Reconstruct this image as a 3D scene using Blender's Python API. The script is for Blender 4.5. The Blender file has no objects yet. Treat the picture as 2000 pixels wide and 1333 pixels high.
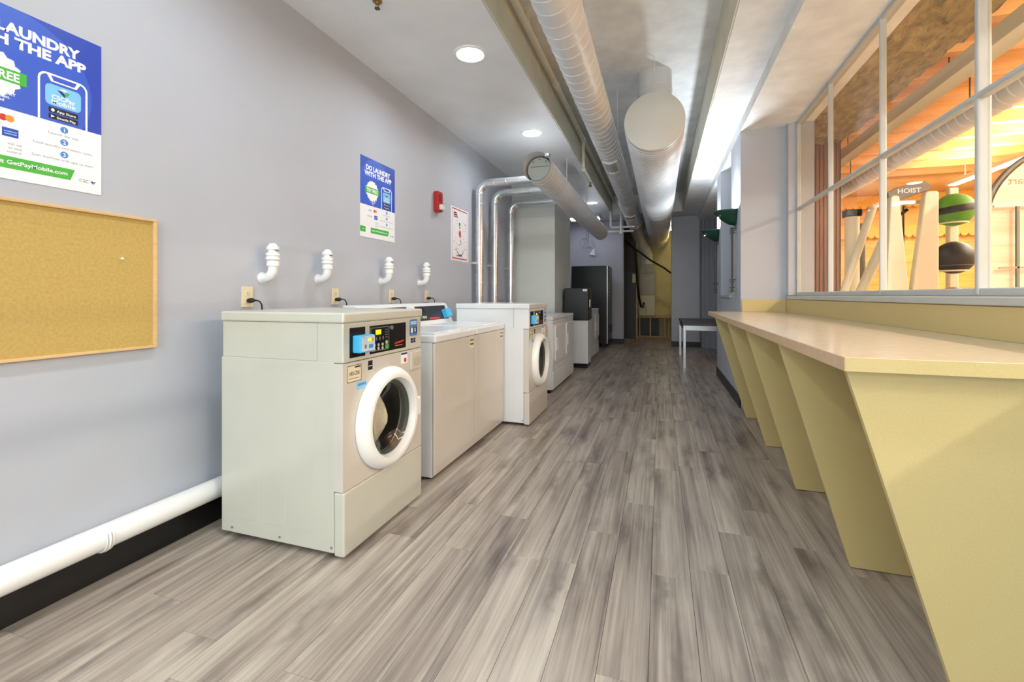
import bpy, math, random
from mathutils import Vector, Matrix
random.seed(7)
S = bpy.context.scene
COL = S.collection
# ------------------------------------------------------------------ camera
TH = math.radians(18.14)
F = 885.0
cam = bpy.data.cameras.new('camera')
cam.sensor_width = 36.0
cam.lens = F / 2000 * 36
cam.shift_y = -(666.5 - 577) / 2000
cam.clip_start = 0.05
camo = bpy.data.objects.new('camera', cam)
COL.objects.link(camo)
camo.location = (0, 0, 1.17)
camo.rotation_euler = (math.pi / 2, 0, TH)
S.camera = camo
# ------------------------------------------------------------------ world and exposure
W = bpy.data.worlds.new('world')
S.world = W
W.use_nodes = True
W.node_tree.nodes['Background'].inputs[0].default_value = (0.8, 0.85, 1, 1)
W.node_tree.nodes['Background'].inputs[1].default_value = 0.3
S.view_settings.view_transform = 'Standard'
S.view_settings.look = 'None'
S.view_settings.gamma = 1
S.view_settings.use_curve_mapping = False
S.view_settings.exposure = -0.85
CAN_W = 21.0        # watts of one recessed downlight
SCONCE_W = 29.0
GYM_W = 560.0
FILL_W = 300.0        # added fill light outside the made-up rear window

# ------------------------------------------------------------------ helpers: materials
def lin(c):
    r = []
    for k in c:
        k /= 255.0
        r.append(k / 12.92 if k <= 0.04045 else ((k + 0.055) / 1.055) ** 2.4)
    return (r[0], r[1], r[2], 1)

MATS = {}
def mat(name, col, rough=0.5, metal=0.0, var=0.0, scale=8.0, bump=0.0, bscale=80.0, stretch=(1, 1, 1), emit=0.0, coat=0.0, spec=0.5, bdist=0.01):
    if name in MATS:
        return MATS[name]
    m = bpy.data.materials.new(name)
    m.use_nodes = True
    nt = m.node_tree
    b = nt.nodes['Principled BSDF']
    b.inputs['Base Color'].default_value = lin(col)
    b.inputs['Roughness'].default_value = rough
    b.inputs['Metallic'].default_value = metal
    b.inputs['Coat Weight'].default_value = coat
    b.inputs['Specular IOR Level'].default_value = spec
    if emit:
        b.inputs['Emission Color'].default_value = lin(col)
        b.inputs['Emission Strength'].default_value = emit
    if var or bump:
        tc = nt.nodes.new('ShaderNodeTexCoord')
        mp = nt.nodes.new('ShaderNodeMapping')
        mp.inputs['Scale'].default_value = stretch
        nt.links.new(tc.outputs['Object'], mp.inputs[0])
    if var:
        n = nt.nodes.new('ShaderNodeTexNoise')
        n.inputs['Scale'].default_value = scale
        n.inputs['Detail'].default_value = 6
        nt.links.new(mp.outputs[0], n.inputs['Vector'])
        r = nt.nodes.new('ShaderNodeValToRGB')
        r.color_ramp.elements[0].position = 0.3
        r.color_ramp.elements[1].position = 0.7
        lo = [max(0, c * (1 - var)) for c in col]
        hi = [min(255, c * (1 + var * 0.6)) for c in col]
        r.color_ramp.elements[0].color = lin(lo)
        r.color_ramp.elements[1].color = lin(hi)
        nt.links.new(n.outputs['Fac'], r.inputs[0])
        nt.links.new(r.outputs[0], b.inputs['Base Color'])
    if bump:
        n2 = nt.nodes.new('ShaderNodeTexNoise')
        n2.inputs['Scale'].default_value = bscale
        n2.inputs['Detail'].default_value = 4
        nt.links.new(mp.outputs[0], n2.inputs['Vector'])
        bp = nt.nodes.new('ShaderNodeBump')
        bp.inputs['Strength'].default_value = bump
        bp.inputs['Distance'].default_value = bdist
        nt.links.new(n2.outputs['Fac'], bp.inputs['Height'])
        nt.links.new(bp.outputs[0], b.inputs['Normal'])
    MATS[name] = m
    return m

def wood_mat(name, stops, along='Y', gscale=26.0, rough=0.45, rand=True, spread=0.12, knots=None):
    """streaky wood grain running along one object axis; each object gets its own cut of the grain"""
    m = bpy.data.materials.new(name)
    m.use_nodes = True
    nt = m.node_tree
    N, L = nt.nodes, nt.links
    b = N['Principled BSDF']
    b.inputs['Roughness'].default_value = rough
    tc = N.new('ShaderNodeTexCoord')
    oi = N.new('ShaderNodeObjectInfo')
    off = N.new('ShaderNodeVectorMath'); off.operation = 'SCALE'
    off.inputs[0].default_value = (7.3, 31.7, 3.1)
    L.new(oi.outputs['Random'], off.inputs['Scale'])
    add = N.new('ShaderNodeVectorMath'); add.operation = 'ADD'
    L.new(tc.outputs['Object'], add.inputs[0])
    if rand:
        L.new(off.outputs[0], add.inputs[1])
    def streak(sx, sy, detail, rough_, dist):
        mp = N.new('ShaderNodeMapping')
        sc = {'X': (sy, sx, sx), 'Y': (sx, sy, sx), 'Z': (sx, sx, sy)}[along]
        mp.inputs['Scale'].default_value = sc
        L.new(add.outputs[0], mp.inputs[0])
        n = N.new('ShaderNodeTexNoise')
        n.inputs['Scale'].default_value = 1
        n.inputs['Detail'].default_value = detail
        n.inputs['Roughness'].default_value = rough_
        n.inputs['Distortion'].default_value = dist
        L.new(mp.outputs[0], n.inputs['Vector'])
        return n.outputs['Fac']
    a = streak(gscale, 0.7, 6, 0.66, 0.5)
    c = streak(gscale * 5, 1.4, 3, 0.6, 0.2)
    d = streak(gscale * 0.28, 1.3, 3, 0.55, 0.6)
    def madd(x, y, w):
        k = N.new('ShaderNodeMath'); k.operation = 'MULTIPLY_ADD'
        L.new(x, k.inputs[0]); k.inputs[1].default_value = w
        if isinstance(y, float):
            k.inputs[2].default_value = y
        else:
            L.new(y, k.inputs[2])
        return k.outputs[0]
    s = madd(a, 0.0, 0.52)
    s = madd(c, s, 0.24)
    s = madd(d, s, 0.32)
    if rand:
        s = madd(oi.outputs['Random'], s, spread)
        k = N.new('ShaderNodeMath'); k.operation = 'SUBTRACT'
        L.new(s, k.inputs[0]); k.inputs[1].default_value = spread / 2
        s = k.outputs[0]
    r = N.new('ShaderNodeValToRGB')
    e = r.color_ramp.elements
    e[0].position, e[0].color = stops[0][0], lin(stops[0][1])
    e[1].position, e[1].color = stops[-1][0], lin(stops[-1][1])
    for p, cc in stops[1:-1]:
        q = e.new(p); q.color = lin(cc)
    L.new(s, r.inputs[0])
    if knots:
        wob = N.new('ShaderNodeTexNoise'); wob.inputs['Scale'].default_value = 9; wob.inputs['Detail'].default_value = 4
        L.new(add.outputs[0], wob.inputs['Vector'])
        ws = N.new('ShaderNodeVectorMath'); ws.operation = 'SCALE'; ws.inputs['Scale'].default_value = 0.10
        L.new(wob.outputs['Color'], ws.inputs[0])
        wa = N.new('ShaderNodeVectorMath'); wa.operation = 'ADD'
        L.new(add.outputs[0], wa.inputs[0]); L.new(ws.outputs[0], wa.inputs[1])
        mk = N.new('ShaderNodeMapping'); mk.inputs['Scale'].default_value = (6.5, 1.25, 0.01)
        L.new(wa.outputs[0], mk.inputs[0])
        vo = N.new('ShaderNodeTexVoronoi'); vo.voronoi_dimensions = '2D'; vo.inputs['Scale'].default_value = 1.0
        L.new(mk.outputs[0], vo.inputs['Vector'])
        mr = N.new('ShaderNodeMapRange'); mr.interpolation_type = 'SMOOTHSTEP'
        mr.inputs['From Min'].default_value = 0.0; mr.inputs['From Max'].default_value = 0.34
        mr.inputs['To Min'].default_value = 1.0; mr.inputs['To Max'].default_value = 0.0
        L.new(vo.outputs['Distance'], mr.inputs['Value'])
        km = N.new('ShaderNodeMath'); km.operation = 'MULTIPLY'
        L.new(mr.outputs[0], km.inputs[0]); L.new(c, km.inputs[1])
        mx = N.new('ShaderNodeMix'); mx.data_type = 'RGBA'
        L.new(km.outputs[0], mx.inputs['Factor']); L.new(r.outputs[0], mx.inputs[6]); mx.inputs[7].default_value = lin(knots)
        L.new(mx.outputs[2], b.inputs['Base Color'])
    else:
        L.new(r.outputs[0], b.inputs['Base Color'])
    bp = N.new('ShaderNodeBump')
    bp.inputs['Strength'].default_value = 0.12
    bp.inputs['Distance'].default_value = 0.004
    L.new(c, bp.inputs['Height'])
    L.new(bp.outputs[0], b.inputs['Normal'])
    MATS[name] = m
    return m

def glass_mat(name, tint, gloss=1.0, rough=0.0, ior=1.45):
    m = bpy.data.materials.new(name)
    m.use_nodes = True
    nt = m.node_tree
    N, L = nt.nodes, nt.links
    N.remove(N['Principled BSDF'])
    out = N['Material Output']
    t = N.new('ShaderNodeBsdfTransparent'); t.inputs[0].default_value = lin(tint)
    g = N.new('ShaderNodeBsdfGlossy'); g.inputs['Roughness'].default_value = rough
    fr = N.new('ShaderNodeFresnel'); fr.inputs[0].default_value = ior
    mu = N.new('ShaderNodeMath'); mu.operation = 'MULTIPLY'; mu.inputs[1].default_value = gloss
    L.new(fr.outputs[0], mu.inputs[0])
    ge = N.new('ShaderNodeNewGeometry')
    su = N.new('ShaderNodeMath'); su.operation = 'SUBTRACT'; su.inputs[0].default_value = 1.0
    L.new(ge.outputs['Backfacing'], su.inputs[1])
    m2 = N.new('ShaderNodeMath'); m2.operation = 'MULTIPLY'
    L.new(mu.outputs[0], m2.inputs[0]); L.new(su.outputs[0], m2.inputs[1])
    mx = N.new('ShaderNodeMixShader')
    L.new(m2.outputs[0], mx.inputs[0]); L.new(t.outputs[0], mx.inputs[1]); L.new(g.outputs[0], mx.inputs[2])
    L.new(mx.outputs[0], out.inputs['Surface'])
    MATS[name] = m
    return m

# ------------------------------------------------------------------ helpers: meshes
class MB:
    def __init__(s):
        s.v = []; s.f = []
    def add(s, vs, fs):
        k = len(s.v)
        s.v += [tuple(p) for p in vs]
        s.f += [tuple(i + k for i in q) for q in fs]
        return s
    def box(s, x0, x1, y0, y1, z0, z1):
        v = [(x0,y0,z0),(x1,y0,z0),(x1,y1,z0),(x0,y1,z0),(x0,y0,z1),(x1,y0,z1),(x1,y1,z1),(x0,y1,z1)]
        return s.add(v, [(0,3,2,1),(4,5,6,7),(0,1,5,4),(1,2,6,5),(2,3,7,6),(3,0,4,7)])
    def prism(s, pts, axis, a0, a1):
        def m(p, a):
            return {'x': (a, p[0], p[1]), 'y': (p[0], a, p[1]), 'z': (p[0], p[1], a)}[axis]
        n = len(pts)
        area = sum(pts[i][0]*pts[(i+1)%n][1] - pts[(i+1)%n][0]*pts[i][1] for i in range(n))
        if (area > 0) == (axis == 'y'):
            pts = pts[::-1]
        v = [m(p, a0) for p in pts] + [m(p, a1) for p in pts]
        f = [tuple(range(n))[::-1], tuple(range(n, 2*n))]
        f += [(i, (i+1) % n, n + (i+1) % n, n + i) for i in range(n)]
        return s.add(v, f)
    def cyl(s, p0, p1, r0, r1=None, n=24, cap=True):
        r1 = r0 if r1 is None else r1
        return s.rev(p0, p1, [(0, r0), (1, r1)], n, cap)
    def rev(s, p0, p1, prof, n=24, cap=True):
        """surface of revolution about p0-p1, prof = [(t along, radius)]"""
        p0 = Vector(p0); p1 = Vector(p1); d = (p1 - p0)
        w = d.normalized()
        u = w.orthogonal().normalized(); q = w.cross(u)
        v = []; f = []
        for t, r in prof:
            c = p0 + d * t
            for i in range(n):
                a = 2 * math.pi * i / n
                v.append(c + (u * math.cos(a) + q * math.sin(a)) * r)
        for k in range(len(prof) - 1):
            for i in range(n):
                j = (i + 1) % n
                f.append((k*n+i, k*n+j, (k+1)*n+j, (k+1)*n+i))
        if cap:
            f.append(tuple(range(n))[::-1])
            f.append(tuple(range((len(prof)-1)*n, len(prof)*n)))
        return s.add(v, f)
    def tube(s, pts, r, n=12, cap=True):
        P = [Vector(p) for p in pts]
        R = r if isinstance(r, (list, tuple)) else [r] * len(P)
        T = []
        for i in range(len(P)):
            a = P[max(0, i-1)]; b = P[min(len(P)-1, i+1)]
            T.append((b - a).normalized())
        u = T[0].orthogonal().normalized()
        v = []; f = []
        for i, p in enumerate(P):
            u = (u - T[i] * u.dot(T[i])).normalized()
            q = T[i].cross(u)
            for k in range(n):
                a = 2 * math.pi * k / n
                v.append(p + (u * math.cos(a) + q * math.sin(a)) * R[i])
        for i in range(len(P) - 1):
            for k in range(n):
                j = (k + 1) % n
                f.append((i*n+k, i*n+j, (i+1)*n+j, (i+1)*n+k))
        if cap:
            f.append(tuple(range(n))[::-1])
            f.append(tuple(range((len(P)-1)*n, len(P)*n)))
        return s.add(v, f)
    def ball(s, c, r, n=20, m=12, sc=(1, 1, 1)):
        v = [(c[0], c[1], c[2] - r*sc[2])]; f = []
        for i in range(1, m):
            a = math.pi * i / m
            for k in range(n):
                b = 2 * math.pi * k / n
                v.append((c[0] + r*sc[0]*math.sin(a)*math.cos(b), c[1] + r*sc[1]*math.sin(a)*math.sin(b), c[2] - r*sc[2]*math.cos(a)))
        v.append((c[0], c[1], c[2] + r*sc[2]))
        for k in range(n):
            j = (k + 1) % n
            f.append((0, 1 + j, 1 + k))
            for i in range(m - 2):
                f.append((1+i*n+k, 1+i*n+j, 1+(i+1)*n+j, 1+(i+1)*n+k))
            f.append((1+(m-2)*n+k, 1+(m-2)*n+j, len(v)-1))
        return s.add(v, f)
    def build(s, name, m, parent=None, smooth=False, bevel=0.0, world=True, seg=2):
        me = bpy.data.meshes.new(name)
        o3 = origin(parent) if (parent and world) else Vector((0, 0, 0))
        me.from_pydata([Vector(p) - o3 for p in s.v], [], s.f)
        me.materials.append(m)
        if smooth:
            me.polygons.foreach_set('use_smooth', [True] * len(me.polygons))
            me.set_sharp_from_angle(angle=math.radians(38))
        me.update()
        o = bpy.data.objects.new(name, me)
        COL.objects.link(o)
        if parent:
            o.parent = parent
        if bevel:
            b = o.modifiers.new('bevel', 'BEVEL')
            b.width = bevel; b.segments = seg; b.limit_method = 'ANGLE'
        return o

def origin(o):
    p = Vector((0, 0, 0))
    while o:
        p += o.location
        o = o.parent
    return p
def box(*a): return MB().box(*a)
def tag(o, label, cat, group=None):
    o['label'] = label; o['category'] = cat
    if group: o['group'] = group
    return o
def thing(name, label, cat, loc, group=None):
    o = bpy.data.objects.new(name, None)
    COL.objects.link(o)
    o.location = loc
    o.empty_display_size = 0.1
    return tag(o, label, cat, group)
def struct(o):
    o['kind'] = 'structure'
    return o
def copy_tree(o, parent=None):
    c = o.copy()
    COL.objects.link(c)
    c.parent = parent
    for ch in o.children:
        copy_tree(ch, c)
    return c
def arc(c, r, a0, a1, n):
    return [(c[0] + r*math.cos(math.radians(a0+(a1-a0)*i/n)), c[1] + r*math.sin(math.radians(a0+(a1-a0)*i/n))) for i in range(n+1)]
def rrect(x0, x1, y0, y1, r, n=5):
    return arc((x1-r, y1-r), r, 0, 90, n) + arc((x0+r, y1-r), r, 90, 180, n) + arc((x0+r, y0+r), r, 180, 270, n) + arc((x1-r, y0+r), r, 270, 360, n)
def text(s, m, parent, x, y, z, height, width=None, align='LEFT', bold=0.0, name='lettering', face='x', mirror=False):
    """flat lettering; face 'x': reads along +y on a surface facing +x; face 'y': reads along +x on a surface facing -y (parent-local coordinates)"""
    cu = bpy.data.curves.new('text', 'FONT')
    cu.body = s; cu.size = 1.0; cu.offset = bold; cu.resolution_u = 3
    o = bpy.data.objects.new('text', cu)
    me = bpy.data.meshes.new_from_object(o)
    bpy.data.objects.remove(o); bpy.data.curves.remove(cu)
    xs = [v.co.x for v in me.vertices]; ys = [v.co.y for v in me.vertices]
    w0 = max(xs) - min(xs); h0 = 0.73
    sy = height / h0
    sx = sy if width is None else width / w0
    ax = {'LEFT': min(xs), 'CENTER': (min(xs)+max(xs))/2, 'RIGHT': max(xs)}[align]
    for v in me.vertices:
        a = (v.co.x - ax) * sx; b = v.co.y * sy
        if mirror: a = -a
        v.co = (x, y + a, z + b) if face == 'x' else (x + a, y, z + b)
    me.materials.clear(); me.materials.append(m)
    ob = bpy.data.objects.new(name, me)
    COL.objects.link(ob); ob.parent = parent
    return ob

# ------------------------------------------------------------------ materials
M_wall = mat('lavender_grey_paint', (183, 187, 196), 0.55, var=0.02, scale=1.2, bump=0.03, bscale=60)
M_ceil = mat('white_gloss_ceiling_paint', (236, 237, 238), 0.32, var=0.03, scale=2, bump=0.04, bscale=30)
M_slab = mat('painted_rough_concrete', (238, 239, 240), 0.5, var=0.05, scale=6, bump=0.12, bscale=24)
M_cream = mat('cream_painted_beam', (222, 218, 198), 0.5, var=0.04, scale=5, bump=0.08, bscale=24)
M_chase = mat('sage_grey_paint', (216, 220, 213), 0.5, var=0.02, scale=2)
M_base = mat('black_vinyl_base', (16, 16, 17), 0.4)
M_white = mat('white_enamel', (226, 227, 228), 0.28, var=0.015, scale=3, coat=0.2)
M_wwarm = mat('warm_lit_enamel', (200, 199, 186), 0.3, var=0.02, scale=3, coat=0.2)  # white enamel with the near washer's warmer light put into the colour
M_wface = mat('almond_enamel', (206, 200, 190), 0.28, var=0.02, scale=3, coat=0.2)
M_plast = mat('white_plastic', (240, 240, 236), 0.3)
M_pvc = mat('white_pvc', (236, 236, 234), 0.35)
M_duct = mat('grey_painted_spiral_duct', (222, 222, 224), 0.38, var=0.03, scale=3)
M_seam = mat('duct_seam_paint', (222, 222, 224), 0.38)
M_galv = mat('galvanised_steel', (222, 224, 226), 0.24, metal=0.8, var=0.04, scale=9)
M_steel = mat('brushed_steel', (190, 190, 192), 0.3, metal=0.9)
M_black = mat('black_plastic', (14, 14, 16), 0.3)
M_blacksat = mat('black_satin_panel', (20, 19, 18), 0.35)
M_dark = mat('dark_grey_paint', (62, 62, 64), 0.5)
M_cable = mat('black_rubber', (12, 12, 12), 0.5)
M_tan = mat('tan_laminate', (200, 180, 124), 0.42, var=0.02, scale=160, bump=0.02, bscale=200)
M_tantop = mat('beige_laminate_top', (208, 192, 168), 0.22, var=0.03, scale=30, coat=0.2)
M_tanedge = mat('pinkish_edge_band', (212, 180, 146), 0.35, var=0.04, scale=20)
M_cork = mat('cork', (192, 163, 92), 0.85, var=0.05, scale=90, bump=0.2, bscale=220)
M_oak = wood_mat('pale_oak_trim', [(0.3, (198, 160, 104)), (0.7, (228, 194, 140))], 'Y', 40, 0.5, False)
M_paper = mat('white_paper', (243, 243, 246), 0.45)
M_blue = mat('print_blue', (38, 70, 178), 0.4)
M_blue2 = mat('print_blue_light', (52, 92, 200), 0.4)
M_sky = mat('print_sky_blue', (128, 196, 240), 0.4)
M_mid = mat('print_mid_blue', (74, 140, 205), 0.4)
M_green = mat('print_green', (66, 178, 60), 0.4)
M_wht = mat('print_white', (248, 248, 250), 0.4)
M_blk = mat('print_black', (24, 24, 30), 0.4)
M_gry = mat('print_grey', (120, 124, 132), 0.4)
M_red = mat('print_red', (206, 52, 44), 0.4)
M_pink = mat('print_pink', (226, 150, 150), 0.4)
M_orange = mat('print_orange', (240, 150, 40), 0.4)
M_navy = mat('print_navy', (26, 46, 110), 0.4)
M_alarm = mat('red_alarm_plastic', (178, 34, 30), 0.35)
M_lens = mat('clear_lens_plastic', (225, 225, 220), 0.15)
M_ivory = mat('ivory_outlet_plastic', (226, 214, 182), 0.4)
M_cyan = mat('cyan_card_reader_plastic', (70, 176, 226), 0.35)
M_rdface = mat('pale_reader_face', (196, 214, 232), 0.35)
M_lcd = mat('yellow_lcd', (225, 225, 20), 0.4, emit=1.2)
M_btn = mat('grey_buttons', (196, 194, 184), 0.45)
M_sconce = mat('dark_green_metal', (18, 66, 52), 0.3)
M_bronze = mat('aged_bronze', (92, 86, 74), 0.45, metal=0.4)
M_brass = mat('brass', (150, 128, 70), 0.35, metal=0.8)
M_frame = mat('grey_white_window_paint', (188, 189, 185), 0.42, var=0.03, scale=8)
M_tanwall = mat('tan_plaster', (206, 190, 128), 0.6, var=0.05, scale=3)
M_brownwall = mat('dark_brown_partition', (70, 62, 48), 0.6, var=0.1, scale=3)
M_pine = wood_mat('pine_stud', [(0.3, (168, 140, 92)), (0.7, (204, 178, 128))], 'Z', 40, 0.6, False)
M_furn = mat('furnace_grey', (168, 166, 150), 0.45, var=0.05, scale=6)
M_furn2 = mat('furnace_cream_door', (214, 204, 170), 0.45)
M_bead = mat('grey_beadboard', (150, 152, 160), 0.5)
M_lampglow = mat('lamp_diffuser', (255, 252, 244), 0.5, emit=14.0)
M_lampglow2 = mat('sconce_bulb', (255, 248, 232), 0.5, emit=10.0)
M_glow3 = mat('fluorescent_tube', (236, 236, 255), 0.5, emit=5.0)
M_gymglow = mat('gym_strip_diffuser', (255, 244, 224), 0.5, emit=9.0)
M_stucco = mat('amber_rough_stucco', (176, 152, 104), 0.8, var=0.22, scale=9, bump=1.0, bscale=16, stretch=(1.6, 0.7, 1), bdist=0.06)
M_brownclad = mat('brown_ribbed_cladding', (150, 112, 84), 0.5, var=0.08, scale=3, stretch=(6, 6, 0.4))
M_gymwall = wood_mat('orange_wood_panelling', [(0.28, (176, 108, 46)), (0.45, (220, 164, 80)), (0.62, (238, 196, 112)), (0.8, (244, 216, 150))], 'X', 6, 0.45, True, 0.3)
M_joist = wood_mat('orange_pine_joist', [(0.3, (186, 126, 62)), (0.7, (226, 172, 100))], 'X', 22, 0.45)
M_gymceil = wood_mat('cream_pine_boards', [(0.3, (240, 220, 184)), (0.7, (250, 240, 218))], 'X', 14, 0.4, False)
M_gymfloor = mat('light_bounce_floor', (150, 138, 116), 0.6, var=0.08, scale=4)  # unseen floor, colour lightened to bounce more light around the gym
M_gymwhite = mat('ivory_gym_enamel', (240, 234, 212), 0.3)
M_gymgrey = mat('grey_gym_shroud', (112, 112, 106), 0.4)
M_mbgreen = mat('green_ball_rubber', (86, 150, 40), 0.5, var=0.1, scale=10)
M_mbblack = mat('black_ball_rubber', (34, 36, 42), 0.45, var=0.2, scale=8)
M_mbbrown = mat('brown_ball_leather', (150, 82, 36), 0.5, var=0.2, scale=8)
M_smart = wood_mat('pale_woodgrain_panel', [(0.3, (216, 176, 140)), (0.7, (248, 228, 204))], 'X', 20, 0.3, False)
M_cloth = mat('cream_laundry_cloth', (236, 226, 204), 0.9, var=0.15, scale=9, bump=0.4, bscale=20)
M_drum = mat('drum_steel', (96, 94, 92), 0.35, metal=0.8)
M_gasket = mat('grey_door_gasket', (86, 90, 84), 0.5)
M_floorbase = mat('grey_floor_underlay', (96, 88, 82), 0.5, var=0.15, scale=5, stretch=(8, 0.6, 1))
M_plank = wood_mat('grey_brown_vinyl_plank', [(0.34, (84, 73, 69)), (0.44, (127, 115, 107)), (0.54, (160, 148, 137)), (0.66, (190, 179, 165))], 'Y', 22, 0.36, True, 0.05, (66, 52, 52))
M_pane = glass_mat('window_glass', (250, 248, 244), 0.7)
M_doorglass = glass_mat('washer_door_glass', (236, 236, 233), 0.8, 0.02, 1.5)

# ------------------------------------------------------------------ floor
XL, XR = -2.2, 0.79          # corridor walls
fl = struct(box(-2.35, 2.3, -2.6, 14.0, -0.10, -0.006).build('floor', M_floorbase))
fl['label'] = 'grey brown wood look plank floor running down the corridor'
PW, PL = 0.1546, 1.22
pm = MB()
e, c = 0.0011, 0.0009
hx, hy = PW/2 - e/2, PL/2 - e/2
vs = [(sx*hx, sy*hy, -0.0058) for sx, sy in ((-1,-1),(1,-1),(1,1),(-1,1))] + [(sx*hx, sy*hy, -c) for sx, sy in ((-1,-1),(1,-1),(1,1),(-1,1))] + [(sx*(hx-c), sy*(hy-c), 0) for sx, sy in ((-1,-1),(1,-1),(1,1),(-1,1))]
pm.add(vs, [(0,3,2,1)] + [(i,(i+1)%4,4+(i+1)%4,4+i) for i in range(4)] + [(4+i,4+(i+1)%4,8+(i+1)%4,8+i) for i in range(4)] + [(8,9,10,11)])
proto = pm.build('plank', M_plank, fl)
pmesh = proto.data
first = True
for r in range(22):
    x = XL + PW * (r + 0.5)
    y = 0.35
    cut = random.uniform(0.25, 1.0)
    while y < 13.35:
        ln = min(PL * cut, 13.4 - y); cut = 1.0
        if ln > 0.08:
            o = proto if first else bpy.data.objects.new('plank', pmesh)
            if not first:
                COL.objects.link(o); o.parent = fl
            first = False
            o.location = (x, y + ln/2, 0)
            o.scale = (1, ln / PL, 1)
        y += ln

# ------------------------------------------------------------------ room shell
struct(box(-2.35, XL, -2.6, 11.35, 0, 3.05).build('wall_left', M_wall))
struct(box(XL, XL+0.012, -2.5, 6.69, 0.0, 0.15).build('baseboard_left', M_base))
w = MB()
w.box(-2.35, -1.9, -2.75, -2.6, 0, 3.5); w.box(0.9, 2.3, -2.75, -2.6, 0, 3.5)
w.box(-1.9, 0.9, -2.75, -2.6, 0, 0.5); w.box(-1.9, 0.9, -2.75, -2.6, 2.7, 3.5)
struct(w.build('wall_behind', M_wall))
wb = bpy.data.objects.new('fill_window', None); COL.objects.link(wb); wb.location = (-0.5, -2.68, 0.5)  # unseen window, added as an opening for the fill light
struct(wb); wb['label'] = 'large window added in the unseen wall behind the viewer for fill light'
for a in ((-1.9, 0.9, 0.5, 0.55), (-1.9, 0.9, 2.65, 2.7), (-1.9, -1.85, 0.55, 2.65), (0.85, 0.9, 0.55, 2.65), (-0.525, -0.475, 0.55, 2.65)):
    box(a[0], a[1], -2.71, -2.65, a[2], a[3]).build('window_frame', M_frame, wb)
for a in ((-1.85, -0.525), (-0.475, 0.85)):
    box(a[0], a[1], -2.683, -2.677, 0.55, 2.65).build('pane', M_pane, wb)
l = bpy.data.lights.new('fill_light', 'AREA'); l.shape = 'RECTANGLE'; l.size = 2.7; l.size_y = 2.1; l.energy = FILL_W; l.color = (0.85, 0.94, 1.0)  # lamp added outside the made-up window to brighten surfaces facing the camera
lo = bpy.data.objects.new('fill_light', l); COL.objects.link(lo); lo.location = (-0.5, -2.95, 1.6); lo.rotation_euler = (math.pi/2, 0, 0)
struct(box(XL, -1.515, 6.7, 7.93, 0, 2.975).build('wall_chase', M_chase, bevel=0.006))
# ceilings
struct(box(-2.35, 2.3, -2.6, 14.05, 3.40, 3.55).build('ceiling', M_slab))
struct(box(-2.35, -1.045, -2.6, 14.0, 2.98, 3.40).build('ceiling_left', M_ceil))
struct(box(-1.044, -1.032, -2.6, 10.4, 2.985, 3.40).build('trim_1', M_cream))
struct(box(0.464, XR, -2.6, 10.4, 2.98, 3.40).build('ceiling_right', M_slab))
struct(box(0.452, 0.463, -2.6, 10.4, 2.985, 3.40).build('trim_2', M_cream))
struct(MB().box(XR, 1.42, -2.6, 7.25, 2.87, 3.40).box(XR, 2.3, 7.25, 14.0, 2.87, 3.40).build('ceiling_niche', M_slab))
struct(box(-1.045, XR, 10.4, 14.0, 2.98, 3.40).build('ceiling_far', M_slab))
# far wall with the opening to the furnace closet
struct(box(XL, -0.84, 11.2, 11.35, 0, 2.98).build('wall_far_left', M_wall, bevel=0.03))
struct(box(0.235, 0.85, 10.95, 11.1, 0, 2.98).build('wall_far_right', M_wall, bevel=0.03))
struct(box(XL+0.01, -0.838, 11.188, 11.352, 0, 0.12).build('baseboard_far_left', M_base))
struct(box(0.232, 0.852, 10.938, 11.102, 0, 0.12).build('baseboard_far_right', M_base))
bb = MB()
pts = []
for i in range(40):                                   # grooved boards of the curved corner wall
    t = i / 39.0
    px, py = 0.85 + 0.9*t, 11.0 - 0.75*t
    d = 0.012 if i % 4 == 3 else 0.0
    pts.append((px + d*0.6, py + d*0.8))
pts += [(1.85, 10.3), (1.85, 11.1), (0.85, 11.1)]
struct(bb.prism(pts, 'z', 0, 2.87).build('wall_beadboard', M_bead))
struct(box(2.2, 2.3, 7.2, 11.1, 0, 2.87).build('wall_recess', M_wall))
# furnace closet
struct(box(-1.07, -0.95, 11.35, 13.4, 0, 2.98).build('wall_closet_left', M_brownwall))
struct(box(0.40, 0.52, 11.1, 13.4, 0, 2.98).build('wall_closet_right', M_tanwall))
struct(box(-1.07, 0.52, 14.0, 14.1, 0, 2.98).build('wall_closet_back', M_tanwall))
struct(box(-0.95, -0.62, 12.6, 12.66, 0.0, 1.80).build('wall_closet_partition', M_dark))
struct(box(-0.95, -0.62, 12.6, 12.66, 1.80, 2.98).build('wall_closet_partition_upper', M_brownwall))
struct(box(-0.62, -0.585, 12.58, 12.67, 0.0, 2.98).build('trim_3', M_pine))
# right wall beyond the counter, with its second window niche
YN, YN2, YN3, YE = 5.2, 5.87, 6.83, 7.25
w = MB()
w.box(XR, 1.45, YN, YN2, 0, 2.87)
w.box(XR, 1.45, YN3, YE, 0, 2.87)
w.box(XR, 1.45, YN2, YN3, 0, 1.17)
w.box(1.30, 1.45, YN2, YN3, 1.17, 2.87)
struct(w.build('wall_right', M_wall))
struct(box(XR-0.012, XR, YN-0.012, YE, 0, 0.12).build('baseboard_right', M_base))
struct(box(XR-0.02, 1.30, YN2, YN3, 1.145, 1.17).build('trim_4', M_frame))
XW = 1.27
w = MB()
w.box(1.22, 1.42, -2.6, YN, 0, 1.13)
w.box(1.20, 1.42, 5.10, YN, 1.17, 2.87)
w.box(1.22, 1.42, -2.6, -0.28, 1.13, 2.87)
struct(w.build('wall_window', M_wall))
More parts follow.
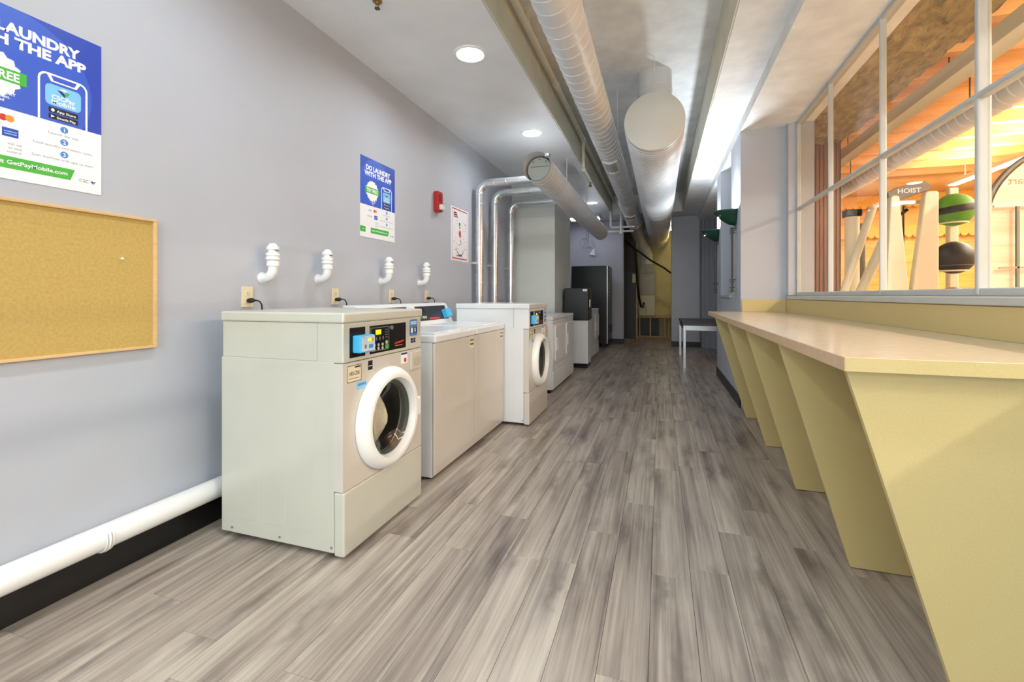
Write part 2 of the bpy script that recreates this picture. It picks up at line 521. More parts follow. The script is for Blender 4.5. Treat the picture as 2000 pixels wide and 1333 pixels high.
# ------------------------------------------------------------------ window
win = bpy.data.objects.new('window_1', None)
COL.objects.link(win); win.location = (XW, 2.4, 1.13)
struct(win); win['label'] = 'long steel framed interior window of two rows of panes above the counter'
box(1.19, 1.36, -0.28, 5.12, 1.13, 1.165).build('window_sill', M_frame, win, bevel=0.006)
box(XW, XW+0.06, -0.28, 5.10, 1.165, 1.20).build('bottom_rail', M_frame, win, bevel=0.006)
box(XW, XW+0.06, -0.28, 5.10, 2.845, 2.872).build('top_rail', M_frame, win, bevel=0.006)
box(XW-0.008, XW+0.036, -0.28, 5.10, 1.997, 2.024).build('middle_rail', M_frame, win, bevel=0.009)
YM = [5.08, 4.21, 3.32, 2.43, 1.54, 0.65, -0.24]
for i, y in enumerate(YM):
    hw = 0.009 if i != 3 else 0.014
    box(XW-0.004, XW+(0.045 if i == 3 else 0.034), y-hw, y+hw, 1.165, 2.872).build('mullion', M_frame, win, bevel=0.008)
for i in range(6):
    for z0, z1 in ((1.195, 1.995), (2.022, 2.85)):
        box(XW+0.028, XW+0.033, YM[i+1]+0.014, YM[i]-0.014, z0, z1).build('pane', M_pane, win)

# ------------------------------------------------------------------ counter
ct = thing('folding_counter', 'long beige laminate folding counter on slanted tan panels under the window', 'counter', (0.9, 3.3, 0))
box(0.48, 1.215, 1.463, 5.19, 0.961, 1.0).build('countertop', M_tantop, ct, bevel=0.002)
box(0.4785, 0.48, 1.463, 5.19, 0.962, 0.999).build('edge_band', M_tanedge, ct)
box(0.48, 1.215, 1.4612, 1.4628, 0.962, 0.999).build('edge_band', M_tan, ct)
box(1.2, 1.2195, 1.463, 5.18, 1.0, 1.128).build('backsplash', M_tan, ct, bevel=0.002)
box(0.80, 1.199, 5.18, 5.198, 1.0, 1.128).build('backsplash', M_tan, ct, bevel=0.002)
sup = None
for y in (1.53, 2.31, 3.13, 3.95, 4.80):
    if sup is None:
        sup = MB().prism([(0.50, 0.96), (1.215, 0.96), (1.215, 0.003), (0.775, 0.003)], 'y', -0.011, 0.011)
        sup.v = [(a, b + y, cc) for a, b, cc in sup.v]
        sup = sup.build('support_panel', M_tan, ct, bevel=0.0015)
        y00 = y
    else:
        s2 = sup.copy(); COL.objects.link(s2); s2.parent = ct
        s2.location = (0, y - y00, 0)
box(1.205, 1.2195, 1.53, 5.18, 0.0, 0.96).build('back_panel', M_tan, ct)

# ------------------------------------------------------------------ recessed downlights
def downlight(x, y, label, power=1.0, z=2.98, grp='recessed ceiling downlights'):
    t = thing('recessed_downlight', label, 'ceiling light', (x, y, z), grp)
    MB().rev((0,0,0.001), (0,0,-0.012), [(0, 0.125), (0.6, 0.122), (1, 0.108), (0.7, 0.101), (0.1, 0.100)], 40, False).build('trim_ring', M_plast, t, True, world=False)
    MB().cyl((0,0,-0.001), (0,0,-0.005), 0.1005, n=40).build('diffuser', M_lampglow, t, True, world=False)
    l = bpy.data.lights.new('downlight', 'AREA')
    l.shape = 'DISK'; l.size = 0.19; l.energy = CAN_W * power; l.color = (0.85, 0.945, 1.0); l.spread = math.radians(164)
    lo = bpy.data.objects.new('downlight_lamp', l)
    COL.objects.link(lo); lo.parent = t; lo.location = (0, 0, -0.016)
    return t
downlight(-1.355, 3.13, 'nearest round recessed ceiling light in view, above the top loaders')
downlight(-1.36, 4.86, 'second round recessed ceiling light, before the open duct end')
downlight(-1.27, 8.9, 'far round recessed ceiling light beyond the open duct', 0.45)
downlight(-1.355, 1.40, 'added recessed ceiling light for fill above the near washer, out of frame')  # this and the next two: unseen, added for fill along the visible row
downlight(-1.355, -0.33, 'added recessed ceiling light for fill behind the viewer')
downlight(-1.355, -1.9, 'added recessed ceiling light for fill by the rear wall')
downlight(0.62, -0.6, 'added fill light in the right soffit behind the viewer')  # this and the next: unseen soffit lights added to brighten the room
downlight(0.62, 0.9, 'added fill light in the right soffit above the counter, out of frame')

# ------------------------------------------------------------------ left wall: boards, posters, alarm, outlets
cb = thing('cork_board', 'cork notice board in a pale oak frame', 'notice board', (XL, 1.0, 0.93))
Y0, Y1, Z0, Z1 = 0.55, 1.459, 0.932, 1.514
box(XL+0.001, XL+0.012, Y0+0.008, Y1-0.008, Z0+0.008, Z1-0.008).build('cork_panel', M_cork, cb)
for a in ((Y0, Y1, Z0, Z0+0.012), (Y0, Y1, Z1-0.012, Z1), (Y0, Y0+0.014, Z0+0.012, Z1-0.012), (Y1-0.014, Y1, Z0+0.012, Z1-0.012)):
    box(XL+0.001, XL+0.022, *a).build('frame_rail', M_oak, cb, bevel=0.002)
pin = MB().cyl((XL+0.012, 1.315, 1.325), (XL+0.028, 1.315, 1.327), 0.003, 0.005, 12).build('push_pin', M_lens, None, True)
tag(pin, 'clear push pin stuck in the cork board', 'pin')

def flat(pts, x, m, parent, name):
    """thin printed shape on a sheet that faces +x, pts in (y,z) local"""
    return MB().prism(pts, 'x', x, x + 0.0002).build(name, m, parent, world=False)
def poster(y0, z0, Wd, H, label, small):
    t = thing('laundry_app_poster', label, 'poster', (XL, y0, z0), 'laundry app posters')
    box(0.0006, 0.0022, 0, Wd, 0, H).build('sheet', M_paper, t, world=False)
    P = lambda a, b: (a * Wd, (1 - b) * H)          # a across, b down from the top
    x1, x2, x3, x4, x5 = 0.0024, 0.0032, 0.0038, 0.0044, 0.0050
    flat([P(0.0, 0.0), P(1, 0), P(1, 0.595), P(0.0, 0.595)], x1, M_blue, t, 'blue_field')
    cc = []
    for i in range(49):
        a = math.pi * 2 * i / 48
        cc.append((min(max(0.43 + 0.50*math.cos(a), 0.0), 1.0)*Wd, min(max((1-0.40)*H + 0.40*H*math.sin(a), (1-0.595)*H), H)))
    clean = []
    for p in cc[:-1]:
        if not clean or (abs(p[0]-clean[-1][0]) + abs(p[1]-clean[-1][1])) > 1e-5:
            clean.append(p)
    flat(clean, x1 + 0.0003, M_blue2, t, 'blue_disc')
    text('DO LAUNDRY', M_wht, t, x2, *P(0.5, 0.150), 0.037*H/0.615, 0.70*Wd, 'CENTER', 0.045, 'headline')
    text('WITH THE APP', M_wht, t, x2, *P(0.5, 0.225), 0.037*H/0.615, 0.78*Wd, 'CENTER', 0.045, 'headline')
    st = []
    for i in range(64):
        a = 2*math.pi*i/64
        r = 0.165*Wd * (1 + 0.055*math.cos(16*a))
        st.append((0.32*Wd + r*math.cos(a), (1-0.405)*H + r*math.sin(a)))
    flat(st, x2, M_wht, t, 'badge')
    flat([P(0.125, 0.365), P(0.515, 0.365), P(0.515, 0.44), P(0.125, 0.44)], x3, M_green, t, 'badge_band')
    text('TRY FREE', M_wht, t, x4, *P(0.32, 0.426), 0.030*H/0.615, 0.31*Wd, 'CENTER', 0.03, 'badge_lettering')
    for k, s in enumerate(('WASH AND DRY', 'your account.', 'required', 'out.')):
        text(s, M_wht, t, x2, *P(0.34, 0.515 + 0.0215*k), 0.0105*H/0.615, None, 'CENTER', 0.02, 'small_lettering')
    # telephone outline
    ph = rrect(0.58*Wd, 0.90*Wd, (1-0.75)*H, (1-0.30)*H, 0.028)
    pin_ = rrect(0.594*Wd, 0.886*Wd, (1-0.75)*H+0.007, (1-0.30)*H-0.007, 0.022)
    cut = (1-0.595)*H
    mb = MB(); n = len(ph)
    ph = [(a, max(b, cut)) for a, b in ph]; pin_ = [(a, max(b, cut)) for a, b in pin_]
    mb.add([(x2, a, b) for a, b in ph] + [(x2, a, b) for a, b in pin_], [(i, (i+1) % n, n+(i+1) % n, n+i) for i in range(n)])
    mb.build('phone_outline', M_wht, t, world=False)
    nb = [P(0.635, 0.312), P(0.85, 0.312), P(0.825, 0.35), P(0.66, 0.35)]
    nc = [P(0.66, 0.312), P(0.825, 0.312), P(0.81, 0.341), P(0.675, 0.341)]
    flat(nb, x2+0.0003, M_wht, t, 'phone_notch'); flat(nc, x3+0.0004, M_blue2, t, 'phone_notch')
    flat(rrect(0.625*Wd, 0.855*Wd, (1-0.495)*H, (1-0.365)*H, 0.016), x2, M_sky, t, 'app_card')
    cx, cz = 0.74*Wd, (1-0.405)*H
    flat([(cx-0.020, cz+0.008), (cx+0.004, cz-0.014), (cx+0.004, cz+0.0), (cx-0.006, cz+0.008)], x3, M_navy, t, 'logo_mark')
    flat([(cx+0.005, cz-0.010), (cx+0.018, cz+0.004), (cx+0.014, cz+0.010), (cx+0.005, cz+0.008)], x3, M_green, t, 'logo_mark')
    flat([(cx-0.014, cz+0.012), (cx, cz+0.018), (cx+0.014, cz+0.013), (cx, cz+0.010)], x3, M_wht, t, 'logo_mark')
    text('CSCPay', M_wht, t, x3, *P(0.74, 0.452), 0.0165*H/0.615, 0.15*Wd, 'CENTER', 0.02, 'card_lettering')
    text('Mobile', M_wht, t, x3, *P(0.74, 0.483), 0.0165*H/0.615, 0.155*Wd, 'CENTER', 0.015, 'card_lettering')
    for b, s in ((0.507, 'App Store'), (0.546, 'Google Play')):
        flat(rrect(0.645*Wd, 0.835*Wd, (1-b-0.032)*H, (1-b)*H, 0.004), x2, M_blk, t, 'store_badge')
        text(s, M_wht, t, x3, *P(0.695, b+0.0255), 0.0095*H/0.615, 0.125*Wd, 'LEFT', 0.02, 'store_lettering')
        if s[0] == 'G':
            flat([P(0.66, b+0.008), P(0.683, b+0.016), P(0.66, b+0.025)], x3, M_wht, t, 'store_mark')
        else:
            flat([(0.671*Wd + 0.0055*math.cos(q*0.5236), (1-b-0.017)*H + 0.006*math.sin(q*0.5236)) for q in range(12)], x3, M_wht, t, 'store_mark')
    # payment marks
    text('VISA', M_mid, t, x1, *P(0.30, 0.665), 0.014, None, 'RIGHT', 0.02, 'payment_mark')
    for dx, m in ((0.0, M_red), (0.018, M_orange)):
        flat([(0.385*Wd + dx + 0.012*math.cos(q*0.3927), (1-0.65)*H + 0.012*math.sin(q*0.3927)) for q in range(16)], x1 + dx*0.01, m, t, 'payment_mark')
    text('DISCOVER', M_gry, t, x1, *P(0.32, 0.737), 0.010, 0.13*Wd, 'RIGHT', 0.02, 'payment_mark')
    flat([P(0.38, 0.705), P(0.47, 0.705), P(0.47, 0.755), P(0.38, 0.755)], x1, M_blue, t, 'payment_mark')
    for b in (0.722, 0.736):
        flat([P(0.39, b), P(0.46, b), P(0.46, b+0.006), P(0.39, b+0.006)], x2, M_sky, t, 'payment_mark')
    for k, s in enumerate(('and use', 'to save', 'control.')):
        text(s, M_gry, t, x1, *P(0.49, 0.80 + 0.023*k), 0.0092, None, 'RIGHT', 0, 'small_lettering')
    for k, s in enumerate(('Launch the app.', 'Load laundry and select cycle.', 'Scan machine with app to start.')):
        b = 0.63 + 0.078*k
        flat([(0.745*Wd + 0.0125*math.cos(q*0.2618), (1-b)*H + 0.0125*math.sin(q*0.2618)) for q in range(24)], x1, M_mid, t, 'step_number_disc')
        text(str(k+1), M_wht, t, x2, *P(0.745, b+0.012), 0.0145, None, 'CENTER', 0.02, 'step_number')
        text(s, M_gry, t, x1, *P(0.745, b+0.043), 0.0088, (0.20, 0.38, 0.40)[k]*Wd, 'CENTER', 0, 'step_lettering')
    flat([P(0.0, 0.868), P(0.14, 0.868), P(0.14, 0.938), P(0.0, 0.938)], x1, M_green, t, 'green_band')
    flat([P(0.28, 0.868), P(0.815, 0.868), P(0.785, 0.938), P(0.28, 0.938)], x1, M_green, t, 'green_band')
    text('Visit GetPayMobile.com', M_wht, t, x2, *P(0.535, 0.912), 0.0145, 0.46*Wd, 'CENTER', 0.02, 'web_address')
    flat([P(0.07, 0.893), P(0.11, 0.903), P(0.07, 0.913)], x2, M_wht, t, 'arrow_mark')
    text('CSC', M_blk, t, x1, *P(0.845, 0.935), 0.0125, 0.065*Wd, 'LEFT', 0, 'maker_lettering')
    a0, b0 = P(0.94, 0.927)
    flat([(a0-0.010, b0+0.005), (a0+0.001, b0-0.008), (a0+0.001, b0+0.004)], x1, M_navy, t, 'logo_mark')
    flat([(a0+0.002, b0-0.007), (a0+0.010, b0+0.005), (a0+0.002, b0+0.004)], x1, M_mid, t, 'logo_mark')
    return t
poster(0.772, 1.583, 0.48, 0.614, 'large blue laundry app poster above the cork board', False)
poster(2.952, 1.628, 0.478, 0.632, 'blue laundry app poster above the vent pipes, beside the red alarm', True)

sg = thing('instruction_poster', 'narrow white notice with red border beside the silver pipes', 'poster', (XL, 4.545, 1.562))
box(0.0006, 0.0022, 0, 0.475, 0, 0.605).build('sheet', M_paper, sg, world=False)
for a in ((0.03, 0.44, 0.578, 0.590), (0.03, 0.44, 0.02, 0.034), (0.03, 0.037, 0.034, 0.578), (0.433, 0.44, 0.034, 0.578)):
    box(0.0024, 0.0026, *a).build('border_line', M_red if a[1]-a[0] > 0.1 else M_pink, sg, world=False)
rs = random.Random(4)
flat([(0.205, 0.335), (0.235, 0.36), (0.262, 0.33), (0.262, 0.285), (0.235, 0.262), (0.205, 0.30)], 0.0024, M_red, sg, 'red_figure')
flat([(0.21, 0.44), (0.24, 0.44), (0.245, 0.405), (0.215, 0.405)], 0.0024, M_blk, sg, 'dark_figure')
flat([(0.215, 0.395), (0.245, 0.395), (0.24, 0.372), (0.22, 0.372)], 0.0024, M_red, sg, 'red_figure')
flat([(0.23, 0.25), (0.245, 0.25), (0.275, 0.215), (0.262, 0.21)], 0.0024, M_blk, sg, 'dark_figure')
flat([(0.222, 0.20), (0.248, 0.20), (0.245, 0.18), (0.225, 0.18)], 0.0024, M_red, sg, 'red_figure')
sm = arc((0.24, 0.165), 0.105, 200, 340, 14) + arc((0.24, 0.178), 0.105, 340, 200, 14)
flat(sm, 0.0024, M_blk, sg, 'curved_bowl')
for k in range(3):
    box(0.0024, 0.0026, 0.07, 0.15 + 0.015*k, 0.535-0.022*k, 0.549-0.022*k).build('heading_block', M_blk if k < 2 else M_red, sg, world=False)
scr = MB()
for k in range(70):
    a, b = rs.uniform(0.06, 0.40), rs.uniform(0.10, 0.50)
    if abs(a-0.235) < 0.05: continue
    scr.box(0.0024, 0.0026, a, a + rs.uniform(0.01, 0.035), b, b + 0.004)
o = scr.build('small_print', M_gry, sg, world=False); o['kind'] = 'stuff'
box(0.0024, 0.0026, 0.14, 0.30, 0.052, 0.064).build('footer_print', M_gry, sg, world=False)

al = thing('fire_alarm', 'red fire alarm strobe on the wall beside the second poster', 'alarm', (XL, 4.197, 2.03))
MB().prism(rrect(4.14, 4.255, 2.028, 2.235, 0.02), 'x', XL+0.0005, XL+0.05).build('housing', M_alarm, al, True, bevel=0.004)
for k in range(5):
    box(XL+0.0505, XL+0.052, 4.165, 4.23, 2.13+0.016*k, 2.137+0.016*k).build('sounder_slot', M_blk, al)
MB().prism(rrect(4.165, 4.235, 2.045, 2.10, 0.012), 'x', XL+0.05, XL+0.085).build('strobe_lens', M_lens, al, True, bevel=0.006)

def outlet(y, label, z=1.16):
    t = thing('wall_outlet', label, 'outlet', (XL, y, z), 'ivory wall outlets behind the washers')
    MB().prism(rrect(-0.036, 0.036, -0.058, 0.058, 0.005), 'x', 0.0005, 0.007).build('cover_plate', M_ivory, t, bevel=0.002, world=False)
    for dz in (0.02, -0.02):
        s = MB().prism(rrect(-0.017, 0.017, dz-0.0145, dz+0.0145, 0.009), 'x', 0.007, 0.0095).build('socket', M_ivory, t, world=False)
        for dy in (-0.006, 0.006):
            box(0.0095, 0.0098, dy-0.0012, dy+0.0012, dz-0.001, dz+0.008).build('slot', M_blk, s, world=False)
        box(0.0095, 0.0098, -0.0022, 0.0022, dz-0.0095, dz-0.005).build('slot', M_blk, s, world=False)
    p = tag(bpy.data.objects.new('power_plug', None), 'black plug and cord in the %s' % label, 'plug', 'black plugs in the outlets')
    COL.objects.link(p); p.location = (XL, y, z)
    MB().rev((0.010, 0, -0.02), (0.052, 0.006, -0.018), [(0, 0.011), (0.5, 0.014), (0.8, 0.011), (1, 0.006)], 14).build('plug_body', M_cable, p, True, world=False)
    q = [(0.046, 0.006, -0.0185), (0.062, 0.012, -0.019), (0.072, 0.022, -0.026), (0.077, 0.030, -0.045), (0.076, 0.034, -0.09), (0.060, 0.036, -0.20), (0.05, 0.036, -0.4)]
    MB().tube(q, 0.0042, 8).build('cord', M_cable, p, True, world=False)
outlet(1.947, 'ivory outlet nearest the cork board')
outlet(2.668, 'ivory outlet behind the near washer')
outlet(3.376, 'ivory outlet below the second poster')
outlet(3.99, 'ivory outlet beside the top loader console')

def standpipe(y, z, label):
    t = thing('vent_standpipe', label, 'pipe', (XL, y, z), 'white vent pipes on the left wall')
    pts = [(0.001, 0, 0)]
    pts += [(0.020, 0, 0), (0.040, 0, 0.002), (0.062, 0, 0.014), (0.076, 0, 0.032), (0.08, 0, 0.055), (0.08, 0, 0.075)]
    MB().tube(pts, 0.0255, 20).build('elbow', M_pvc, t, True, world=False)
    MB().cyl((0.0008, 0, 0), (0.006, 0, 0), 0.034, n=24).build('wall_flange', M_pvc, t, True, world=False)
    MB().rev((0.08, 0, 0.066), (0.08, 0, 0.10), [(0, 0.027), (0.05, 0.033), (0.9, 0.033), (1, 0.027)], 24).build('collar', M_pvc, t, True, world=False)
    MB().rev((0.08, 0, 0.10), (0.08, 0, 0.145), [(0, 0.027), (0.08, 0.037), (0.42, 0.038), (0.48, 0.030), (0.56, 0.030), (0.62, 0.037), (0.95, 0.037), (1, 0.027)], 24).build('coupling', M_pvc, t, True, world=False)
    cap = MB().rev((0.08, 0, 0.145), (0.08, 0, 0.20), [(0, 0.026), (0.3, 0.027), (0.31, 0.034), (0.62, 0.034), (0.72, 0.025), (0.93, 0.018), (1, 0.006)], 24).build('vent_cap', M_pvc, t, True, world=False)
    box(0.108, 0.1115, -0.012, 0.012, 0.155, 0.162).build('vent_slot', M_gry, cap, world=False)
standpipe(2.05, 1.27, 'white vent pipe on the wall nearest the cork board')
standpipe(2.50, 1.278, 'white vent pipe, second from the cork board')
standpipe(3.226, 1.285, 'white vent pipe under the second poster')
standpipe(3.854, 1.285, 'white vent pipe farthest along the wall, below the fire alarm')

dp = thing('drain_pipe', 'thick white drain pipe low along the left wall', 'pipe', (XL, 0.5, 0.193))
MB().cyl((XL+0.062, -2.4, 0.193), (XL+0.062, 6.6, 0.193), 0.049, n=32).build('pipe', M_pvc, dp, True)
pts = [(XL+0.062 + 0.053*math.cos(math.radians(a)), 1.22, 0.193 + 0.053*math.sin(math.radians(a))) for a in range(150, 391, 12)]
h = MB()
for yy in (-0.011, 0.011):
    h.tube([(p[0], p[1]+yy, p[2]) for p in pts], 0.004, 8)
h.tube(pts, 0.006, 8)
h.build('pipe_hook', M_pvc, dp, True)
for y in (3.9,):
    MB().cyl((XL+0.062, y-0.03, 0.193), (XL+0.062, y+0.03, 0.193), 0.055, n=32).build('coupling', M_pvc, dp, True)

# ------------------------------------------------------------------ front load washers
def front_panel(m, W_, z0, z1, x0, x1, cy, cz, r, n=64):
    angs = sorted([2*math.pi*i/n for i in range(n)] + [math.atan2(zz-cz, yy-cy) % (2*math.pi) for yy in (0, W_) for zz in (z0, z1)])
    inn, out = [], []
    for a in angs:
        c_, s_ = math.cos(a), math.sin(a)
        t = min([((W_ if c_ > 0 else 0) - cy)/c_ if abs(c_) > 1e-9 else 1e9, ((z1 if s_ > 0 else z0) - cz)/s_ if abs(s_) > 1e-9 else 1e9])
        inn.append((cy + r*c_, cz + r*s_)); out.append((cy + t*c_, cz + t*s_))
    k = len(angs)
    v = [(x1, *p) for p in inn] + [(x1, *p) for p in out] + [(x0, *p) for p in inn] + [(x0, *p) for p in out]
    f = []
    for i in range(k):
        j = (i+1) % k
        f += [(i, k+i, k+j, j), (k+i, 3*k+i, 3*k+j, k+j), (i, j, 2*k+j, 2*k+i), (2*k+i, 2*k+j, 3*k+j, 3*k+i)]
    m.add(v, f)
    return m
def front_loader(loc, label, shell):
    t = thing('front_load_washer', label, 'washing machine', loc, 'coin laundry front loaders')
    B = lambda mb, n, m, bev=0.0, sm=False, par=None: mb.build(n, m, par or t, sm, bev, world=False)
    WW, D = 0.685, 0.71
    # shell is hollow behind the door
    sh = MB()
    sh.box(-D, -0.05, 0, 0.016, 0.025, 0.872); sh.box(-D, -0.05, WW-0.016, WW, 0.025, 0.872)
    sh.box(-D, -D+0.016, 0.016, WW-0.016, 0.025, 0.872); sh.box(-D+0.016, -0.05, 0.016, WW-0.016, 0.025, 0.05)
    B(sh, 'side_panels', shell, 0.003)
    for a0, a1 in ((0.09, 0.235), (0.255, 0.40), (0.42, 0.53)):
        B(MB().box(-0.06-a1, -0.06-a0, -0.0010, 0.001, 0.10, 0.80), 'pressed_panel', shell, 0.0008)
    B(MB().box(-D+0.004, -0.145, 0.004, WW-0.004, 0.872, 1.045), 'upper_body', shell, 0.003)
    B(MB().box(-0.144, 0.0, 0.002, WW-0.002, 0.868, 1.046), 'control_housing', shell, 0.006)
    B(MB().box(-D-0.003, 0.006, -0.004, WW+0.004, 1.046, 1.092), 'top_lid', shell, 0.008)
    B(MB().box(-0.05, 0.004, 0.001, WW-0.001, 0.012, 0.296), 'kick_panel', M_wwarm if shell is M_wwarm else M_wface, 0.008)
    cy, cz = 0.335, 0.555
    fp = front_panel(MB(), WW-0.002, 0.30, 0.866, -0.05, 0.0, cy, cz, 0.205)
    B(fp, 'front_panel', M_wface, 0.0)
    for k in (0.06, 0.35, 0.64):
        B(MB().cyl((-k, 0.0005, 0.05), (-k, -0.003, 0.05), 0.006, n=12), 'screw', M_steel, 0, True)
    for yy in (0.06, WW-0.06):
        for xx in (-0.08, -D+0.06):
            B(MB().cyl((xx, yy, 0.0), (xx, yy, 0.027), 0.022, n=16), 'foot', M_black, 0, True)
    # door
    ring = [(0.0, 0.252), (0.30, 0.252), (0.62, 0.243), (0.92, 0.226), (1.0, 0.212), (0.96, 0.198), (0.65, 0.188), (0.30, 0.184), (0.02, 0.182)]
    dr = B(MB().rev((0.001, cy, cz), (0.058, cy, cz), ring, 64, False), 'door_ring', M_plast, 0, True)
    B(MB().rev((0.020, cy, cz), (-0.02, cy, cz), [(0, 0.1815), (0.3, 0.172), (0.35, 0.17), (1.0, 0.17)], 64, False), 'door_gasket', M_gasket, 0, True, dr)
    gb = MB().rev((0.024, cy, cz), (-0.075, cy, cz), [(0.0, 0.1805), (0.10, 0.165), (0.25, 0.135), (0.42, 0.11), (0.5, 0.07), (0.53, 0.002)], 48, False)
    gb.f = [q[::-1] for q in gb.f]
    B(gb, 'door_glass', M_doorglass, 0, True, dr)
    B(MB().box(-0.002, 0.05, cy+0.225, cy+0.262, cz-0.05, cz+0.05), 'door_handle', M_plast, 0.008, False, dr)
    B(MB().rev((-0.045, cy, cz), (-0.48, cy, cz), [(0, 0.204), (0.05, 0.23), (1.0, 0.23), (1.001, 0.01)], 48, False), 'drum', M_drum, 0, True)
    for k in range(3):
        a = math.radians(50 + 120*k)
        B(MB().prism([(cy + 0.228*math.cos(a+q), cz + 0.228*math.sin(a+q)) for q in (-0.14, 0.14)] + [(cy + 0.17*math.cos(a), cz + 0.17*math.sin(a))], 'x', -0.46, -0.09), 'drum_baffle', M_steel)
    # controls
    B(MB().box(0.0, 0.0016, 0.044, 0.156, 0.886, 1.022), 'coin_panel', M_black)
    rd = B(MB().box(0.0018, 0.048, 0.060, 0.168, 0.908, 0.987), 'card_reader', M_cyan, 0.006)
    B(MB().prism(rrect(0.066, 0.164, 0.914, 0.982, 0.006), 'x', 0.0481, 0.0496), 'reader_face', M_rdface, 0, False, rd)
    B(MB().box(0.0497, 0.0502, 0.112, 0.135, 0.958, 0.972), 'reader_display', M_lcd, 0, False, rd)
    B(MB().cyl((0.0497, 0.146, 0.965), (0.051, 0.146, 0.965), 0.006, n=14), 'reader_button', M_orange, 0, True, rd)
    B(MB().box(0.0497, 0.0501, 0.086, 0.100, 0.928, 0.945), 'reader_mark', M_gry, 0, False, rd)
    B(MB().box(0.0497, 0.0501, 0.118, 0.150, 0.926, 0.944), 'reader_mark', M_mid, 0, False, rd)
    cp = B(MB().box(0.0, 0.0016, 0.192, 0.514, 0.886, 1.022), 'control_panel', M_black)
    fr = MB()
    for a in ((0.198, 0.352, 1.010, 1.0115), (0.198, 0.352, 0.897, 0.8985), (0.198, 0.1995, 0.897, 1.0115), (0.3505, 0.352, 0.897, 1.0115)):
        fr.box(0.0017, 0.0021, *a)
    B(fr, 'keypad_outline', M_btn, 0, False, cp)
    B(MB().box(0.0017, 0.003, 0.238, 0.282, 0.976, 1.000), 'display', M_lcd, 0, False, cp)
    for r_ in range(2):
        for k in range(3):
            B(MB().cyl((0.0017, 0.226+0.034*k, 0.925-0.018*r_), (0.004, 0.226+0.034*k, 0.925-0.018*r_), 0.0078, n=14), 'keypad_button', M_btn, 0, True, cp)
    B(MB().cyl((0.0017, 0.33, 0.932), (0.004, 0.33, 0.932), 0.010, n=14), 'keypad_button', M_btn, 0, True, cp)
    B(MB().box(0.0017, 0.004, 0.318, 0.344, 0.900, 0.921), 'start_button', M_green, 0.001, False, cp)
    for k in range(4):
        B(MB().box(0.0017, 0.0021, 0.212+0.028*k, 0.222+0.028*k, 0.948, 0.965), 'cycle_mark', M_gry, 0, False, cp)
        B(MB().box(0.0017, 0.0021, 0.318, 0.340, 0.956+0.013*k, 0.960+0.013*k), 'cycle_mark', M_gry, 0, False, cp)
    B(MB().cyl((0.0017, 0.370, 1.003), (0.010, 0.370, 1.003), 0.011, n=18), 'key_lock', M_steel, 0, True, cp)
    B(MB().prism([(0.40, 0.912), (0.49, 0.921), (0.495, 0.929), (0.41, 0.922)], 'x', 0.0017, 0.0021), 'red_maker_mark', M_red, 0, False, cp)
    B(MB().box(0.0017, 0.0021, 0.41, 0.48, 0.903, 0.906), 'maker_line', M_orange, 0, False, cp)
    s = B(MB().prism(rrect(0.556, 0.636, 0.942, 1.034, 0.008), 'x', 0.0, 0.0012), 'blue_app_sticker', M_mid)
    B(MB().box(0.0013, 0.0016, 0.560, 0.632, 0.957, 0.990), 'sticker_dark_band', M_navy, 0, False, s)
    B(MB().box(0.0017, 0.002, 0.566, 0.590, 0.960, 0.988), 'sticker_white_mark', M_wht, 0, False, s)
    B(MB().box(0.0017, 0.002, 0.606, 0.618, 0.962, 0.986), 'sticker_white_mark', M_wht, 0, False, s)
    for k in range(2):
        B(MB().box(0.0013, 0.0016, 0.564, 0.628, 1.006+0.010*k, 1.012+0.010*k), 'sticker_lettering', M_wht, 0, False, s)
    for k in range(4):
        B(MB().box(0.0, 0.0008, 0.568+0.028*(k % 2), 0.590+0.028*(k % 2), 0.903+0.014*(k//2), 0.915+0.014*(k//2)), 'payment_sticker', (M_navy, M_blk, M_blk, M_navy)[k])
    lb = B(MB().box(0.0, 0.0008, 0.028, 0.128, 0.776, 0.852), 'machine_number_label', mat('cream_label', (226, 216, 186), 0.5))
    fr = MB()
    for a in ((0.028, 0.128, 0.776, 0.779), (0.028, 0.128, 0.849, 0.852), (0.028, 0.031, 0.776, 0.852), (0.125, 0.128, 0.776, 0.852)):
        fr.box(0.0009, 0.0012, *a)
    B(fr, 'label_border', mat('label_brown', (96, 84, 66), 0.5), 0, False, lb)
    x = text('H03-CRN', M_blk, lb, 0.0012, 0.078, 0.806, 0.019, 0.070, 'CENTER', 0.01)
    B(MB().box(0.0009, 0.0012, 0.080, 0.122, 0.839, 0.845), 'label_line', M_blk, 0, False, lb)
    B(MB().box(0.0009, 0.0012, 0.040, 0.112, 0.791, 0.794), 'label_line', M_gry, 0, False, lb)
    B(MB().box(0.0, 0.0008, 0.180, 0.214, 0.812, 0.856), 'energy_sticker', M_blk)
    B(MB().box(0.0009, 0.0012, 0.184, 0.210, 0.829, 0.832), 'sticker_line', M_wht)
    B(MB().box(0.0, 0.0008, 0.094, 0.166, 0.734, 0.768), 'pale_sticker', M_sky)
    B(MB().box(0.0009, 0.0012, 0.102, 0.162, 0.750, 0.761), 'blue_sticker_band', M_mid)
    B(MB().box(0.0, 0.0008, 0.466, 0.532, 0.800, 0.858), 'care_sticker', M_paper)
    B(MB().box(0.0009, 0.0012, 0.468, 0.530, 0.848, 0.857), 'sticker_dark_band', M_navy)
    B(MB().box(0.0009, 0.0012, 0.498, 0.520, 0.806, 0.828), 'sticker_red_mark', M_red)
    dw = B(MB().box(-0.001, 0.012, 0.555, 0.668, 0.752, 0.852), 'soap_drawer', M_wface, 0.004)
    B(MB().prism(rrect(0.578, 0.655, 0.772, 0.822, 0.012), 'x', 0.0121, 0.0135), 'drawer_grip', mat('grip_recess_shade', (186, 178, 160), 0.5), 0, False, dw)  # shade of the hollow grip put into a flat darker colour
    return t
